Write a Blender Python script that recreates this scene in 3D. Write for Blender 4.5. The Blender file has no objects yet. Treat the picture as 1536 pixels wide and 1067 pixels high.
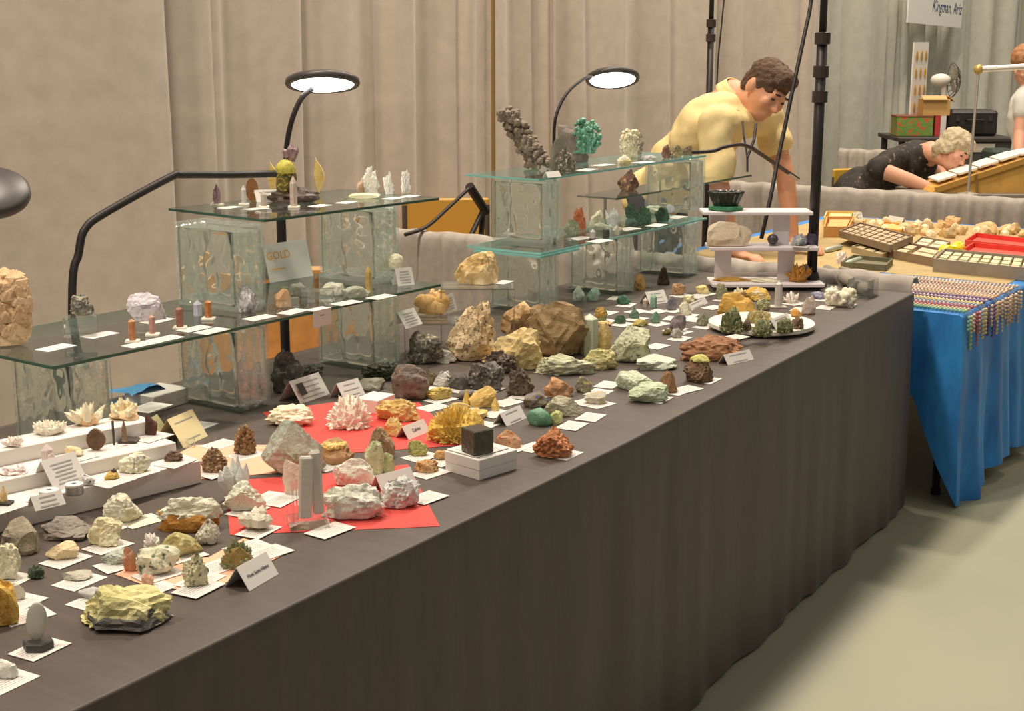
import bpy, bmesh, math, random
import numpy as np
from mathutils import Vector, Matrix, noise
random.seed(7)
SC = bpy.context.scene
COL = SC.collection
# ------------------------------------------------------------------ camera
F_PX, CAM_H = 2150.0, 1.54
YAW = math.radians(34.7)
PITCH = math.atan((533.5 - 60) / F_PX)
FWD = Vector((math.cos(YAW)*math.cos(PITCH), math.sin(YAW)*math.cos(PITCH), -math.sin(PITCH)))
RGT = Vector((math.sin(YAW), -math.cos(YAW), 0))
UPV = RGT.cross(FWD)
CAM = Vector((0, 0, CAM_H))
cd = bpy.data.cameras.new('camera'); co = bpy.data.objects.new('camera', cd); COL.objects.link(co)
cd.sensor_width = 36; cd.lens = F_PX/1536*36; cd.clip_start = .05; cd.clip_end = 100
co.location = CAM; co.rotation_euler = FWD.to_track_quat('-Z', 'Y').to_euler()
SC.camera = co
# ------------------------------------------------------------------ world, lights, exposure
SC.view_settings.view_transform = 'Standard'; SC.view_settings.look = 'None'
SC.view_settings.gamma = 1; SC.view_settings.use_curve_mapping = False
SC.view_settings.exposure = -0.28
SC.cycles.transparent_max_bounces = 40; SC.cycles.max_bounces = 14; SC.cycles.transmission_bounces = 14
w = bpy.data.worlds.new('hall'); SC.world = w; w.use_nodes = True
w.node_tree.nodes['Background'].inputs[0].default_value = (1, .92, .82, 1)
w.node_tree.nodes['Background'].inputs[1].default_value = .24
def area(loc, size, energy, col):
    l = bpy.data.lights.new('hall_ceiling_light', 'AREA'); l.size = size; l.energy = energy; l.color = col
    o = bpy.data.objects.new('hall_ceiling_light', l); o.location = loc; COL.objects.link(o); return o
for x in (-1.0, 2.2, 5.4, 8.6, 11.8):
    area((x, 2.97, 6.5), .5, 270, (1, .87, .71))          # row of hall lamps above the booths
    area((x, -2.5, 6.5), 1.6, 30, (.96, .93, .82))        # row above the aisle
def spot(loc, to, energy, col, deg, blend=.4, r=.15):
    l = bpy.data.lights.new('hall_spot_light', 'SPOT'); l.energy = energy; l.color = col
    l.spot_size = math.radians(deg); l.spot_blend = blend; l.shadow_soft_size = r
    o = bpy.data.objects.new('hall_spot_light', l); o.location = loc; COL.objects.link(o)
    o.rotation_euler = (Vector(to)-Vector(loc)).to_track_quat('-Z', 'Y').to_euler(); return o
spot((7.2, 1.2, 5.0), (5.9, 2.0, .7), 220, (1, .78, .45), 34, .6)      # booth spotlight on the neighbouring stall
# ------------------------------------------------------------------ helpers
def ray(px, py): return FWD*F_PX + RGT*(px-768) + UPV*(533.5-py)
def P(px, py, z):
    d = ray(px, py); return CAM + d*((z-CAM_H)/d.z)
def PY(px, py, y):
    d = ray(px, py); return CAM + d*(y/d.y)
def D(px, py, dep):
    d = ray(px, py); return CAM + d*(dep/F_PX)
def mpp(p): return (p-CAM).dot(FWD)/F_PX
TZ = .735; GS = .938; GT = 1.141; BZ = .66
VROT = math.atan2(RGT.y, RGT.x)
def lin(h):
    h = h.lstrip('#'); r = []
    for i in (0, 2, 4):
        c = int(h[i:i+2], 16)/255; r.append(c/12.92 if c < .04045 else ((c+.055)/1.055)**2.4)
    return (*r, 1)
MC = {}
def newmat(key):
    m = bpy.data.materials.new(key); m.use_nodes = True
    return m, m.node_tree, m.node_tree.nodes['Principled BSDF']
def mat(col, rough=.6, metal=0, trans=0, ior=1.45, bump=0, bsc=80, var=.0, sheen=0, emis=0, spec=.5, sss=0):
    key = ('m', col, rough, metal, trans, ior, bump, bsc, var, sheen, emis, spec, sss)
    if key in MC: return MC[key]
    m, nt, b = newmat('plain_'+col); c = lin(col)
    b.inputs['Base Color'].default_value = c; b.inputs['Roughness'].default_value = rough
    b.inputs['Metallic'].default_value = metal; b.inputs['Transmission Weight'].default_value = trans
    b.inputs['IOR'].default_value = ior; b.inputs['Sheen Weight'].default_value = sheen
    b.inputs['Specular IOR Level'].default_value = spec
    if sss: b.inputs['Subsurface Weight'].default_value = sss; b.inputs['Subsurface Radius'].default_value = (.02, .008, .004); b.inputs['Subsurface Scale'].default_value = .4
    if emis: b.inputs['Emission Color'].default_value = c; b.inputs['Emission Strength'].default_value = emis
    if bump or var:
        t = nt.nodes.new('ShaderNodeTexCoord'); n = nt.nodes.new('ShaderNodeTexNoise'); n.inputs['Scale'].default_value = bsc; n.inputs['Detail'].default_value = 4
        nt.links.new(t.outputs['Object'], n.inputs['Vector'])
        if bump:
            bp = nt.nodes.new('ShaderNodeBump'); bp.inputs['Strength'].default_value = bump; bp.inputs['Distance'].default_value = .01
            nt.links.new(n.outputs['Fac'], bp.inputs['Height']); nt.links.new(bp.outputs['Normal'], b.inputs['Normal'])
        if var:
            r = nt.nodes.new('ShaderNodeValToRGB'); r.color_ramp.elements[0].position = .3; r.color_ramp.elements[1].position = .7
            r.color_ramp.elements[0].color = (*[max(0, x*(1-var)) for x in c[:3]], 1); r.color_ramp.elements[1].color = (*[min(1, x*(1+var)) for x in c[:3]], 1)
            nt.links.new(n.outputs['Fac'], r.inputs['Fac']); nt.links.new(r.outputs['Color'], b.inputs['Base Color'])
    MC[key] = m; return m
def rockmat(c1, c2, c3=None, sc=45, rough=.75, trans=0, cov=.42, spec=.4):
    key = ('r', c1, c2, c3, sc, rough, trans, cov)
    if key in MC: return MC[key]
    m, nt, b = newmat('mineral_'+c1+c2); L = nt.links
    t = nt.nodes.new('ShaderNodeTexCoord')
    n = nt.nodes.new('ShaderNodeTexNoise'); n.inputs['Scale'].default_value = sc; n.inputs['Detail'].default_value = 6; n.inputs['Roughness'].default_value = .65
    L.new(t.outputs['Object'], n.inputs['Vector'])
    r = nt.nodes.new('ShaderNodeValToRGB'); r.color_ramp.elements[0].position = .38; r.color_ramp.elements[1].position = .62
    r.color_ramp.elements[0].color = lin(c1); r.color_ramp.elements[1].color = lin(c2)
    L.new(n.outputs['Fac'], r.inputs['Fac']); out = r.outputs['Color']
    if c3:
        n2 = nt.nodes.new('ShaderNodeTexNoise'); n2.inputs['Scale'].default_value = sc*3.6; n2.inputs['Detail'].default_value = 3
        mp = nt.nodes.new('ShaderNodeMapping'); mp.inputs['Location'].default_value = (3, 5, 1); L.new(t.outputs['Object'], mp.inputs['Vector']); L.new(mp.outputs['Vector'], n2.inputs['Vector'])
        r2 = nt.nodes.new('ShaderNodeValToRGB'); r2.color_ramp.elements[0].position = cov-.09; r2.color_ramp.elements[1].position = cov+.03
        r2.color_ramp.elements[0].color = (1, 1, 1, 1); r2.color_ramp.elements[1].color = (0, 0, 0, 1)
        mx = nt.nodes.new('ShaderNodeMix'); mx.data_type = 'RGBA'; mx.inputs['B'].default_value = lin(c3)
        L.new(n2.outputs['Fac'], r2.inputs['Fac']); L.new(r2.outputs['Color'], mx.inputs['Factor']); L.new(out, mx.inputs['A']); out = mx.outputs['Result']
    L.new(out, b.inputs['Base Color']); b.inputs['Roughness'].default_value = rough; b.inputs['Transmission Weight'].default_value = trans
    b.inputs['Specular IOR Level'].default_value = spec
    n3 = nt.nodes.new('ShaderNodeTexNoise'); n3.inputs['Scale'].default_value = 260; n3.inputs['Detail'].default_value = 3; L.new(t.outputs['Object'], n3.inputs['Vector'])
    bp = nt.nodes.new('ShaderNodeBump'); bp.inputs['Strength'].default_value = .5; bp.inputs['Distance'].default_value = .004
    L.new(n3.outputs['Fac'], bp.inputs['Height']); L.new(bp.outputs['Normal'], b.inputs['Normal'])
    MC[key] = m; return m
def glassmat(key, tint, refr=.0, rough=.02, bump=0, bsc=25, gloss=.06, milk=0, fm=.9):
    """clear glass: lets light through, fresnel reflection, optional wavy refraction"""
    if key in MC: return MC[key]
    m = bpy.data.materials.new(key); m.use_nodes = True; nt = m.node_tree; L = nt.links
    for n in list(nt.nodes): nt.nodes.remove(n)
    o = nt.nodes.new('ShaderNodeOutputMaterial'); tr = nt.nodes.new('ShaderNodeBsdfTransparent'); tr.inputs[0].default_value = lin(tint)
    gl = nt.nodes.new('ShaderNodeBsdfGlossy'); gl.inputs['Roughness'].default_value = rough; gl.inputs['Color'].default_value = (1, 1, 1, 1)
    fr = nt.nodes.new('ShaderNodeFresnel'); fr.inputs['IOR'].default_value = 1.5
    base = tr.outputs[0]
    if bump:
        t = nt.nodes.new('ShaderNodeTexCoord'); n = nt.nodes.new('ShaderNodeTexNoise'); n.inputs['Scale'].default_value = bsc; n.inputs['Detail'].default_value = 1; n.inputs['Distortion'].default_value = 1.2
        L.new(t.outputs['Object'], n.inputs['Vector'])
        bp = nt.nodes.new('ShaderNodeBump'); bp.inputs['Strength'].default_value = bump; bp.inputs['Distance'].default_value = .02
        L.new(n.outputs['Fac'], bp.inputs['Height']); L.new(bp.outputs['Normal'], gl.inputs['Normal']); L.new(bp.outputs['Normal'], fr.inputs['Normal'])
    if refr:
        rf = nt.nodes.new('ShaderNodeBsdfRefraction'); rf.inputs['Color'].default_value = lin(tint); rf.inputs['IOR'].default_value = 1.22; rf.inputs['Roughness'].default_value = rough
        if bump: L.new(bp.outputs['Normal'], rf.inputs['Normal'])
        mx = nt.nodes.new('ShaderNodeMixShader'); mx.inputs[0].default_value = refr; L.new(base, mx.inputs[1]); L.new(rf.outputs[0], mx.inputs[2]); base = mx.outputs[0]
    if milk:
        df = nt.nodes.new('ShaderNodeBsdfDiffuse'); df.inputs[0].default_value = lin('e4f4ec'); tl = nt.nodes.new('ShaderNodeBsdfTranslucent'); tl.inputs[0].default_value = lin('e4f4ec')
        ms = nt.nodes.new('ShaderNodeMixShader'); ms.inputs[0].default_value = .5; L.new(df.outputs[0], ms.inputs[1]); L.new(tl.outputs[0], ms.inputs[2])
        m3 = nt.nodes.new('ShaderNodeMixShader'); m3.inputs[0].default_value = milk; L.new(base, m3.inputs[1]); L.new(ms.outputs[0], m3.inputs[2]); base = m3.outputs[0]
    ad = nt.nodes.new('ShaderNodeMath'); ad.operation = 'MULTIPLY_ADD'; ad.inputs[1].default_value = fm; ad.inputs[2].default_value = gloss; L.new(fr.outputs[0], ad.inputs[0])
    m2 = nt.nodes.new('ShaderNodeMixShader'); L.new(ad.outputs[0], m2.inputs[0]); L.new(base, m2.inputs[1]); L.new(gl.outputs[0], m2.inputs[2])
    L.new(m2.outputs[0], o.inputs[0]); MC[key] = m; return m

def rotm(rx=0, ry=0, rz=0): return Matrix.Rotation(rz, 3, 'Z') @ Matrix.Rotation(ry, 3, 'Y') @ Matrix.Rotation(rx, 3, 'X')
ICO = {}
def ico(sub):
    if sub not in ICO:
        bm = bmesh.new(); bmesh.ops.create_icosphere(bm, subdivisions=sub, radius=1)
        ICO[sub] = ([v.co.copy() for v in bm.verts], [[v.index for v in f.verts] for f in bm.faces]); bm.free()
    return ICO[sub]
class MB:
    def __init__(s): s.v = []; s.f = []; s.m = []; s.mi = 0
    def add(s, vs, fs):
        o = len(s.v); s.v += [Vector(v) for v in vs]; s.f += [[i+o for i in f] for f in fs]; s.m += [s.mi]*len(fs); return s
    def box(s, c, sz, R=None, bev=0):
        c = Vector(c); hx, hy, hz = (k/2 for k in sz); R = R or Matrix.Identity(3)
        if bev:
            b = min(bev, hx*.9, hy*.9, hz*.9); pts = []; idx = {}
            for X in (-1, 1):
                for Y in (-1, 1):
                    for Z in (-1, 1):
                        for a in range(3):
                            q = [X*(hx-b), Y*(hy-b), Z*(hz-b)]; q[a] = (X*hx, Y*hy, Z*hz)[a]; idx[(X, Y, Z, a)] = len(pts); pts.append(c+R@Vector(q))
            fs = []
            for a in range(3):
                u, v = (a+1) % 3, (a+2) % 3
                for sg in (-1, 1):
                    q = []
                    for (i, j) in ((-1, -1), (1, -1), (1, 1), (-1, 1)):
                        k = [0, 0, 0]; k[a] = sg; k[u] = i; k[v] = j; q.append(idx[(*k, a)])
                    fs.append(q if sg > 0 else q[::-1])
                for i in (-1, 1):
                    for j in (-1, 1):
                        k1 = [0]*3; k1[a] = -1; k1[u] = i; k1[v] = j; k2 = list(k1); k2[a] = 1
                        fs.append([idx[(*k1, u)], idx[(*k2, u)], idx[(*k2, v)], idx[(*k1, v)]])
            for X in (-1, 1):
                for Y in (-1, 1):
                    for Z in (-1, 1): fs.append([idx[(X, Y, Z, a)] for a in range(3)])
            return s.add(pts, fs)
        pts = [c+R@Vector((x*hx, y*hy, z*hz)) for x in (-1, 1) for y in (-1, 1) for z in (-1, 1)]
        return s.add(pts, [[0, 1, 3, 2], [4, 6, 7, 5], [0, 4, 5, 1], [2, 3, 7, 6], [0, 2, 6, 4], [1, 5, 7, 3]])
    def tube(s, pts, rad, n=8, flat=None):
        pts = [Vector(p) for p in pts]; rs = rad if isinstance(rad, (list, tuple)) else [rad]*len(pts); vs = []; fs = []; up = None
        for i, p in enumerate(pts):
            t = (pts[min(i+1, len(pts)-1)]-pts[max(i-1, 0)]).normalized()
            if up is None: up = Vector((0, 0, 1)) if abs(t.z) < .9 else Vector((1, 0, 0))
            a = t.cross(up).normalized(); b = a.cross(t).normalized(); up = b
            for k in range(n):
                an = 2*math.pi*k/n; vs.append(p+a*math.cos(an)*rs[i]+b*math.sin(an)*rs[i]*(flat or 1))
        for i in range(len(pts)-1):
            for k in range(n): fs.append([i*n+k, i*n+(k+1) % n, (i+1)*n+(k+1) % n, (i+1)*n+k])
        fs += [list(range(n))[::-1], [(len(pts)-1)*n+k for k in range(n)]]
        return s.add(vs, fs)
    def lathe(s, prof, c=(0, 0, 0), n=24, R=None):
        c = Vector(c); R = R or Matrix.Identity(3); vs = []; fs = []
        for r, z in prof:
            for k in range(n):
                a = 2*math.pi*k/n; vs.append(c+R@Vector((r*math.cos(a), r*math.sin(a), z)))
        m = len(prof)
        for i in range(m-1):
            for k in range(n): fs.append([i*n+k, i*n+(k+1) % n, (i+1)*n+(k+1) % n, (i+1)*n+k])
        fs += [list(range(n))[::-1], [(m-1)*n+k for k in range(n)]]
        return s.add(vs, fs)
    def ell(s, c, r, R=None, sub=2):
        vs, fs = ico(sub); c = Vector(c); R = R or Matrix.Identity(3); r = (r, r, r) if isinstance(r, (int, float)) else r
        return s.add([c+R@Vector((v.x*r[0], v.y*r[1], v.z*r[2])) for v in vs], fs)
    def cap(s, a, b, ra, rb, n=12):
        a = Vector(a); b = Vector(b); t = (b-a).normalized(); pts = []; rs = []
        for k in range(4):
            an = math.pi/2*(1-k/4); pts.append(a-t*ra*math.sin(an)); rs.append(max(.0005, ra*math.cos(an)))
        pts.append(a); rs.append(ra); pts.append(b); rs.append(rb)
        for k in range(1, 5):
            an = math.pi/2*k/4; pts.append(b+t*rb*math.sin(an)); rs.append(max(.0005, rb*math.cos(an)))
        return s.tube(pts, rs, n)
    def plate(s, poly, z0, z1):
        n = len(poly)
        return s.add([(p[0], p[1], z0) for p in poly]+[(p[0], p[1], z1) for p in poly],
                     [list(range(n))[::-1], [n+i for i in range(n)]]+[[i, (i+1) % n, n+(i+1) % n, n+i] for i in range(n)])
    def crystal(s, p, d, l, r, n=6, tip=.3, tw=0):
        p = Vector(p); d = Vector(d).normalized(); a = d.orthogonal().normalized(); a.rotate(Matrix.Rotation(tw, 3, d)); b = d.cross(a); vs = []
        for q in (0, l*(1-tip)):
            for k in range(n):
                an = 2*math.pi*k/n; vs.append(p+d*q+(a*math.cos(an)+b*math.sin(an))*r)
        for k in range(n):
            an = 2*math.pi*k/n; vs.append(p+d*l+(a*math.cos(an)+b*math.sin(an))*r*.12)
        fs = [list(range(n))[::-1]]+[[i*n+k, i*n+(k+1) % n, (i+1)*n+(k+1) % n, (i+1)*n+k] for i in range(2) for k in range(n)]+[[2*n+k for k in range(n)]]
        return s.add(vs, fs)
    def grid(s, fn, nu, nv):
        vs = [fn(i/nu, j/nv) for i in range(nu+1) for j in range(nv+1)]
        return s.add(vs, [[i*(nv+1)+j, (i+1)*(nv+1)+j, (i+1)*(nv+1)+j+1, i*(nv+1)+j+1] for i in range(nu) for j in range(nv)])
    def mesh(s, name, mats, smooth=False):
        me = bpy.data.meshes.new(name); me.from_pydata([tuple(v) for v in s.v], [], s.f); me.validate()
        for m in (mats if isinstance(mats, (list, tuple)) else [mats]): me.materials.append(m)
        if any(s.m) and len(me.polygons) == len(s.m): me.polygons.foreach_set('material_index', s.m)
        if smooth: me.polygons.foreach_set('use_smooth', [True]*len(me.polygons))
        bm = bmesh.new(); bm.from_mesh(me); bmesh.ops.recalc_face_normals(bm, faces=bm.faces); bm.to_mesh(me); bm.free()
        return me
def link(name, me, parent=None, loc=None, rotz=0):
    o = bpy.data.objects.new(name, me); COL.objects.link(o)
    if parent: o.parent = parent
    if loc is not None: o.location = loc
    if rotz: o.rotation_euler = (0, 0, rotz)
    return o
def tag(o, label=None, cat=None, group=None, kind=None):
    if label: o['label'] = label
    if cat: o['category'] = cat
    if group: o['group'] = group
    if kind: o['kind'] = kind
    return o
def thing(name, label, cat, loc=(0, 0, 0), rotz=0, group=None):
    return tag(link(name, None, None, loc, rotz), label, cat, group)
def part(name, mb, m, parent, smooth=False, label=None, loc=None, rotz=0):
    o = link(name, mb.mesh(name, m, smooth), parent, loc, rotz)
    if label: o['label'] = label
    return o
def single(name, mb, m, label, cat, loc=(0, 0, 0), rotz=0, group=None, smooth=False):
    return tag(link(name, mb.mesh(name, m, smooth), None, loc, rotz), label, cat, group)
def remesh(mb, voxel, m, name, parent, iters=4, wr=0, wf=20):
    me0 = mb.mesh(name, m); o = bpy.data.objects.new(name, me0); COL.objects.link(o)
    r = o.modifiers.new('r', 'REMESH'); r.mode = 'VOXEL'; r.voxel_size = voxel; r.use_smooth_shade = True
    if iters: s = o.modifiers.new('s', 'SMOOTH'); s.iterations = iters; s.factor = .5
    dg = bpy.context.evaluated_depsgraph_get(); me = bpy.data.meshes.new_from_object(o.evaluated_get(dg))
    bpy.data.objects.remove(o); me.name = name
    if wr:
        new = [v.co+v.normal*wr*noise.noise(v.co*wf) for v in me.vertices]
        me.vertices.foreach_set('co', [c for q in new for c in q]); me.update()
    me.materials.clear(); me.materials.append(m); me.polygons.foreach_set('use_smooth', [True]*len(me.polygons))
    return link(name, me, parent)
def text(s, size, parent, M4, m, name='lettering', align='CENTER', shear=0):
    c = bpy.data.curves.new('t', 'FONT'); c.body = s; c.size = size; c.align_x = align; c.align_y = 'CENTER'; c.extrude = .0002; c.shear = shear; c.resolution_u = 3
    o = bpy.data.objects.new('t', c); COL.objects.link(o); dg = bpy.context.evaluated_depsgraph_get()
    me = bpy.data.meshes.new_from_object(o.evaluated_get(dg)); bpy.data.objects.remove(o); me.name = name
    me.transform(M4); me.materials.clear(); me.materials.append(m)
    return link(name, me, parent)
def recenter(mb):
    xs = [v.x for v in mb.v]; ys = [v.y for v in mb.v]; zs = [v.z for v in mb.v]
    c = Vector(((min(xs)+max(xs))/2, (min(ys)+max(ys))/2, min(zs))); mb.v = [v-c for v in mb.v]; return c
def wsingle(name, mb, m, label, cat, group=None, smooth=False):
    c = recenter(mb); return single(name, mb, m, label, cat, c, 0, group, smooth)
def solid(o, t):
    md = o.modifiers.new('thickness', 'SOLIDIFY'); md.thickness = t; md.offset = 0; return o
# ------------------------------------------------------------------ structure
m_floor, nt, b = newmat('polished_concrete'); L = nt.links
t = nt.nodes.new('ShaderNodeTexCoord'); n = nt.nodes.new('ShaderNodeTexNoise'); n.inputs['Scale'].default_value = 1.6; n.inputs['Detail'].default_value = 8
r = nt.nodes.new('ShaderNodeValToRGB'); r.color_ramp.elements[0].position = .3; r.color_ramp.elements[1].position = .7
r.color_ramp.elements[0].color = lin('8f907a'); r.color_ramp.elements[1].color = lin('9b9880')
L.new(t.outputs['Object'], n.inputs['Vector']); L.new(n.outputs['Fac'], r.inputs['Fac']); L.new(r.outputs['Color'], b.inputs['Base Color']); b.inputs['Roughness'].default_value = .5
fl = MB().box((7, 2, -.05), (26, 20, .1)); o = link('floor', fl.mesh('floor', m_floor)); tag(o, 'grey-green polished concrete hall floor', kind='structure')

CY = 4.25
def fabric(col, rough=.85, bsc=500, sheen=.15, bump=.15, var=.06): return mat(col, rough, bump=bump, bsc=bsc, sheen=sheen, var=var)
m_drape = mat('c3b5a7', .9, bump=.1, bsc=14, var=.07, sheen=.1)
m_drape2 = mat('bab8ac', .9, bump=.1, bsc=14, var=.07, sheen=.1)
def drape(x0, x1, seed, m, label, amp=.045, fold=7):
    rnd = random.Random(seed); ph = [rnd.uniform(0, 6) for _ in range(6)]; wd = x1-x0
    def fn(u, v):
        z = .03+v*3.0; uu = u+.02*math.sin(3*v+ph[0])*(1-v)
        y = 0
        y += amp*math.sin(fold*wd*uu+ph[1])*(.55+.45*math.sin(2.1*uu+ph[2])) + amp*.55*math.sin(fold*2.3*wd*uu+ph[3]+.8*v)*(.4+.6*math.sin(5*uu+ph[4])**2)
        y += .02*noise.noise(Vector((uu*wd*3, v*1.5, seed)))
        y += amp*.5*abs(math.sin(fold*.8*wd*uu+ph[5]))**3
        y += amp*.45*math.exp(-((math.sin(fold*.9*wd*uu+ph[2]+.3*v))/.16)**2)+amp*.2*math.sin(fold*4.1*wd*uu+ph[0])*math.sin(3*uu+ph[1])**2
        y += -.004*math.exp(-((z-1.225)/.006)**2)
        return Vector((x0+wd*u, CY+y, z))
    mb = MB().grid(fn, int(wd*55), 60); o = solid(wsingle('back_drape', mb, m, label, 'curtain', 'tall grey back drapes', True), .002)
edges = [1.6, 3.74, 5.92, 6.5, 8.3, 10.2, 11.6, 14.2, 17.5]
labs = ['tall grey back drape at the left edge behind the left glass shelf', 'tall warm grey back drape with tight folds behind the bright ring lamp',
        'narrow tall grey drape beside the brass upright', 'tall grey drape behind the lit lamp over the green mineral', 'tall grey drape behind the man in the yellow shirt',
        'tall grey drape between the man and the white sign', 'tall grey-green drape behind the white hanging sign', 'tall grey-green drape at the far right edge']
for i, lb in enumerate(labs):
    drape(edges[i]-.03, edges[i+1]+.03, 11+i*3, m_drape if i < 5 else m_drape2, lb, (.10, .085, .07, .10, .10, .09, .10, .11)[i], (3.2, 6.5, 8, 3.5, 3.2, 4, 6, 5)[i])
# brass upright and other posts
pb = PY(740, 250, CY-.12)
mb = MB().tube([(pb.x, pb.y, 0), (pb.x, pb.y, 2.6)], .011, 10); mb.box((pb.x, pb.y, .006), (.4, .4, .012))
wsingle('drape_upright', mb, mat('c9a877', .35, .9), 'slim brass upright post between two back drapes', 'post', smooth=False)
rail = MB().tube([(1.6, CY, 3.04), (17.5, CY, 3.04)], .02, 8)
wsingle('curtain_pole', rail, mat('b8b2a6', .4, .8), 'long metal rail carrying the tall grey back drapes', 'rail')
m_blk = mat('2b2422', .45, spec=.4); m_blk2 = mat('3b302a', .5)
def clamp_post(px, dep_y, zb, label, collars, r=.017):
    p = PY(px, 200, dep_y)
    if zb: p = Vector((4.462, 1.872, zb))
    th = thing('lighting_pole', label, 'pole', (p.x, p.y, zb))
    part('lower_tube', MB().tube([(0, 0, 0), (0, 0, collars[0]-zb)], r, 12), m_blk, th, True)
    part('upper_tube', MB().tube([(0, 0, collars[0]-zb-.05), (0, 0, 2.7-zb)], r*.72, 12), m_blk, th, True)
    part('base_plate', MB().lathe([(.05, 0), (.05, .012), (.03, .02), (.02, .05)], n=20), m_blk, th)
    for c in collars:
        part('collar', MB().lathe([(r*1.1, -.02), (r*1.5, -.018), (r*1.5, .018), (r*1.1, .02)], (0, 0, c-zb), 14).box((r*1.8, 0, c-zb), (.025, .012, .02)), m_blk2, th)
    return th
clamp_post(1230, 1.90, TZ, 'thick dark pole with collars at the end of the dark table', [1.545, 1.44, 1.36])
clamp_post(1062, 3.3, 0, 'dark lighting pole rising behind the man in the yellow shirt', [1.62, 1.55], .016)
# low dividers
m_div = mat('a89e94', .85, bump=.12, bsc=30, var=.08, sheen=.1)
def divider(x, y0, y1, zt, seed, label, zb=.03, n=52):
    rnd = random.Random(seed); ph = [rnd.uniform(0, 6) for _ in range(4)]
    def fn(u, v):
        s = y0+(y1-y0)*u
        pl = .5*math.sin(n*s+ph[0]+1.2*math.sin(3*s))+.5*math.sin(n*1.9*s+ph[1])*math.sin(2.7*s+ph[2])
        if v < .85:
            z = zb+(zt-.03-zb)*(v/.85); off = -.035+.016*pl
        else:
            k = (v-.85)/.15*math.pi; z = zt-.03+.028*math.sin(k)+.003*math.sin(40*s); off = -.035*math.cos(k)+.012*pl*(1-(v-.85)/.15)
        z += .006*noise.noise(Vector((s*6, seed, v)))
        return Vector((x+off, s, z))
    mb = MB().grid(fn, int(abs(y1-y0)*170), 20)
    th = wsingle('divider_drape', mb, m_div, label, 'drape', 'low pleated booth dividers', True); solid(th, .002)
    zc = th.location; 
    r = link('rail', MB().tube([(0, y0-zc.y+.01, zt-.045-zc.z), (0, y1-zc.y-.01, zt-.045-zc.z)], .006, 8).mesh('rail', mat('8d8780', .4, .7)), th)
    return th
divider(4.585, 1.56, 4.1, .785, 3, 'low grey pleated divider drape behind the dark table end')
divider(7.22, 1.3, 4.1, .785, 5, 'low grey pleated divider drape behind the blue-draped stall')
divider(10.2, 3.3, 4.1, .76, 6, 'low grey pleated drape behind the yellow chair')

# ------------------------------------------------------------------ tables
m_tbl = mat('6b6259', .5)
def table(x0, x1, y0, y1, z, label, legpos=None):
    th = thing('folding_table', label, 'table', ((x0+x1)/2, (y0+y1)/2, 0)); cx, cy = (x0+x1)/2, (y0+y1)/2
    part('tabletop', MB().box((0, 0, z-.02), (x1-x0, y1-y0, .03), bev=.004), m_tbl, th)
    for (lx, ly) in legpos or ((x0+.12, y0+.1), (x1-.12, y0+.1), (x0+.12, y1-.1), (x1-.12, y1-.1)):
        part('leg', MB().tube([(lx-cx, ly-cy, .005), (lx-cx, ly-cy, z-.03)], .014, 10).tube([(lx-cx, ly-cy, 0), (lx-cx, ly-cy, .02)], .018, 10), m_blk, th)
    return th
XE = 4.535
FE = [(0.3, 1.352), (1.09, 1.37), (2.46, 1.416), (3.69, 1.492), (XE, 1.545)]
def fe(x): return float(np.interp(x, [a for a, _ in FE], [c for _, c in FE]))
YB = 2.575
table(.4, 4.5, 1.58, 2.55, TZ-.004, 'long folding table under the dark brown cloth')
def clothmat(key, c1, c2, rough, sheen, streak):
    m, nt, b = newmat(key); L = nt.links; t = nt.nodes.new('ShaderNodeTexCoord')
    n = nt.nodes.new('ShaderNodeTexNoise'); n.inputs['Scale'].default_value = 9; n.inputs['Detail'].default_value = 7; n.inputs['Roughness'].default_value = .6
    mp = nt.nodes.new('ShaderNodeMapping'); mp.inputs['Scale'].default_value = streak
    L.new(t.outputs['Object'], mp.inputs['Vector']); L.new(mp.outputs['Vector'], n.inputs['Vector'])
    r = nt.nodes.new('ShaderNodeValToRGB'); r.color_ramp.elements[0].position = .35; r.color_ramp.elements[1].position = .68
    r.color_ramp.elements[0].color = lin(c1); r.color_ramp.elements[1].color = lin(c2)
    L.new(n.outputs['Fac'], r.inputs['Fac']); L.new(r.outputs['Color'], b.inputs['Base Color'])
    bp = nt.nodes.new('ShaderNodeBump'); bp.inputs['Strength'].default_value = .25; bp.inputs['Distance'].default_value = .006
    L.new(n.outputs['Fac'], bp.inputs['Height']); L.new(bp.outputs['Normal'], b.inputs['Normal'])
    b.inputs['Roughness'].default_value = rough; b.inputs['Sheen Weight'].default_value = sheen; b.inputs['Sheen Roughness'].default_value = .4
    return m
m_cloth = clothmat('dark_satin_cloth', '493f38', '544841', .55, .1, (3, .6, .6))
def skirt_wave(s, v, amp):
    return amp*v**.8*(math.sin(s*17+1.5*math.sin(s*5))*.5+.35*math.sin(s*41+2*math.sin(s*7))+.3*noise.noise(Vector((s*5, v*1.2, 3))))
def cloth_fn(u, v):
    x = .3+(XE-.3)*u; y0 = fe(x)
    if v < .34:
        k = v/.34; return Vector((x, YB+(y0+.005-YB)*k, TZ+.0-.0005*0))
    if v < .40:
        k = (v-.34)/.06*math.pi/2; return Vector((x, y0+.005-.005*math.sin(k), TZ-.005+.005*math.cos(k)))
    k = (v-.40)/.60; z = TZ-.005-(TZ-.015)*k
    return Vector((x, y0-.012*k+skirt_wave(x, k, .009), max(.006, z+.006*math.sin(x*11)*k)))
mb = MB().grid(cloth_fn, 260, 50)
def cend(u, v):
    y = fe(XE)+.004+(YB-fe(XE)-.004)*u; z = TZ-(TZ-.012)*v
    return Vector((XE+.006*min(1, v*12)*(1-u)+.010*v*math.sin(y*19+.6)*min(1, u*6+.15), y-.010*v*(1-u), z))
mb.grid(cend, 40, 24)
def cbk(u, v):
    x = .3+(XE-.3)*u; return Vector((x, YB+.006*v, TZ-(TZ-.25)*v))
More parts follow.
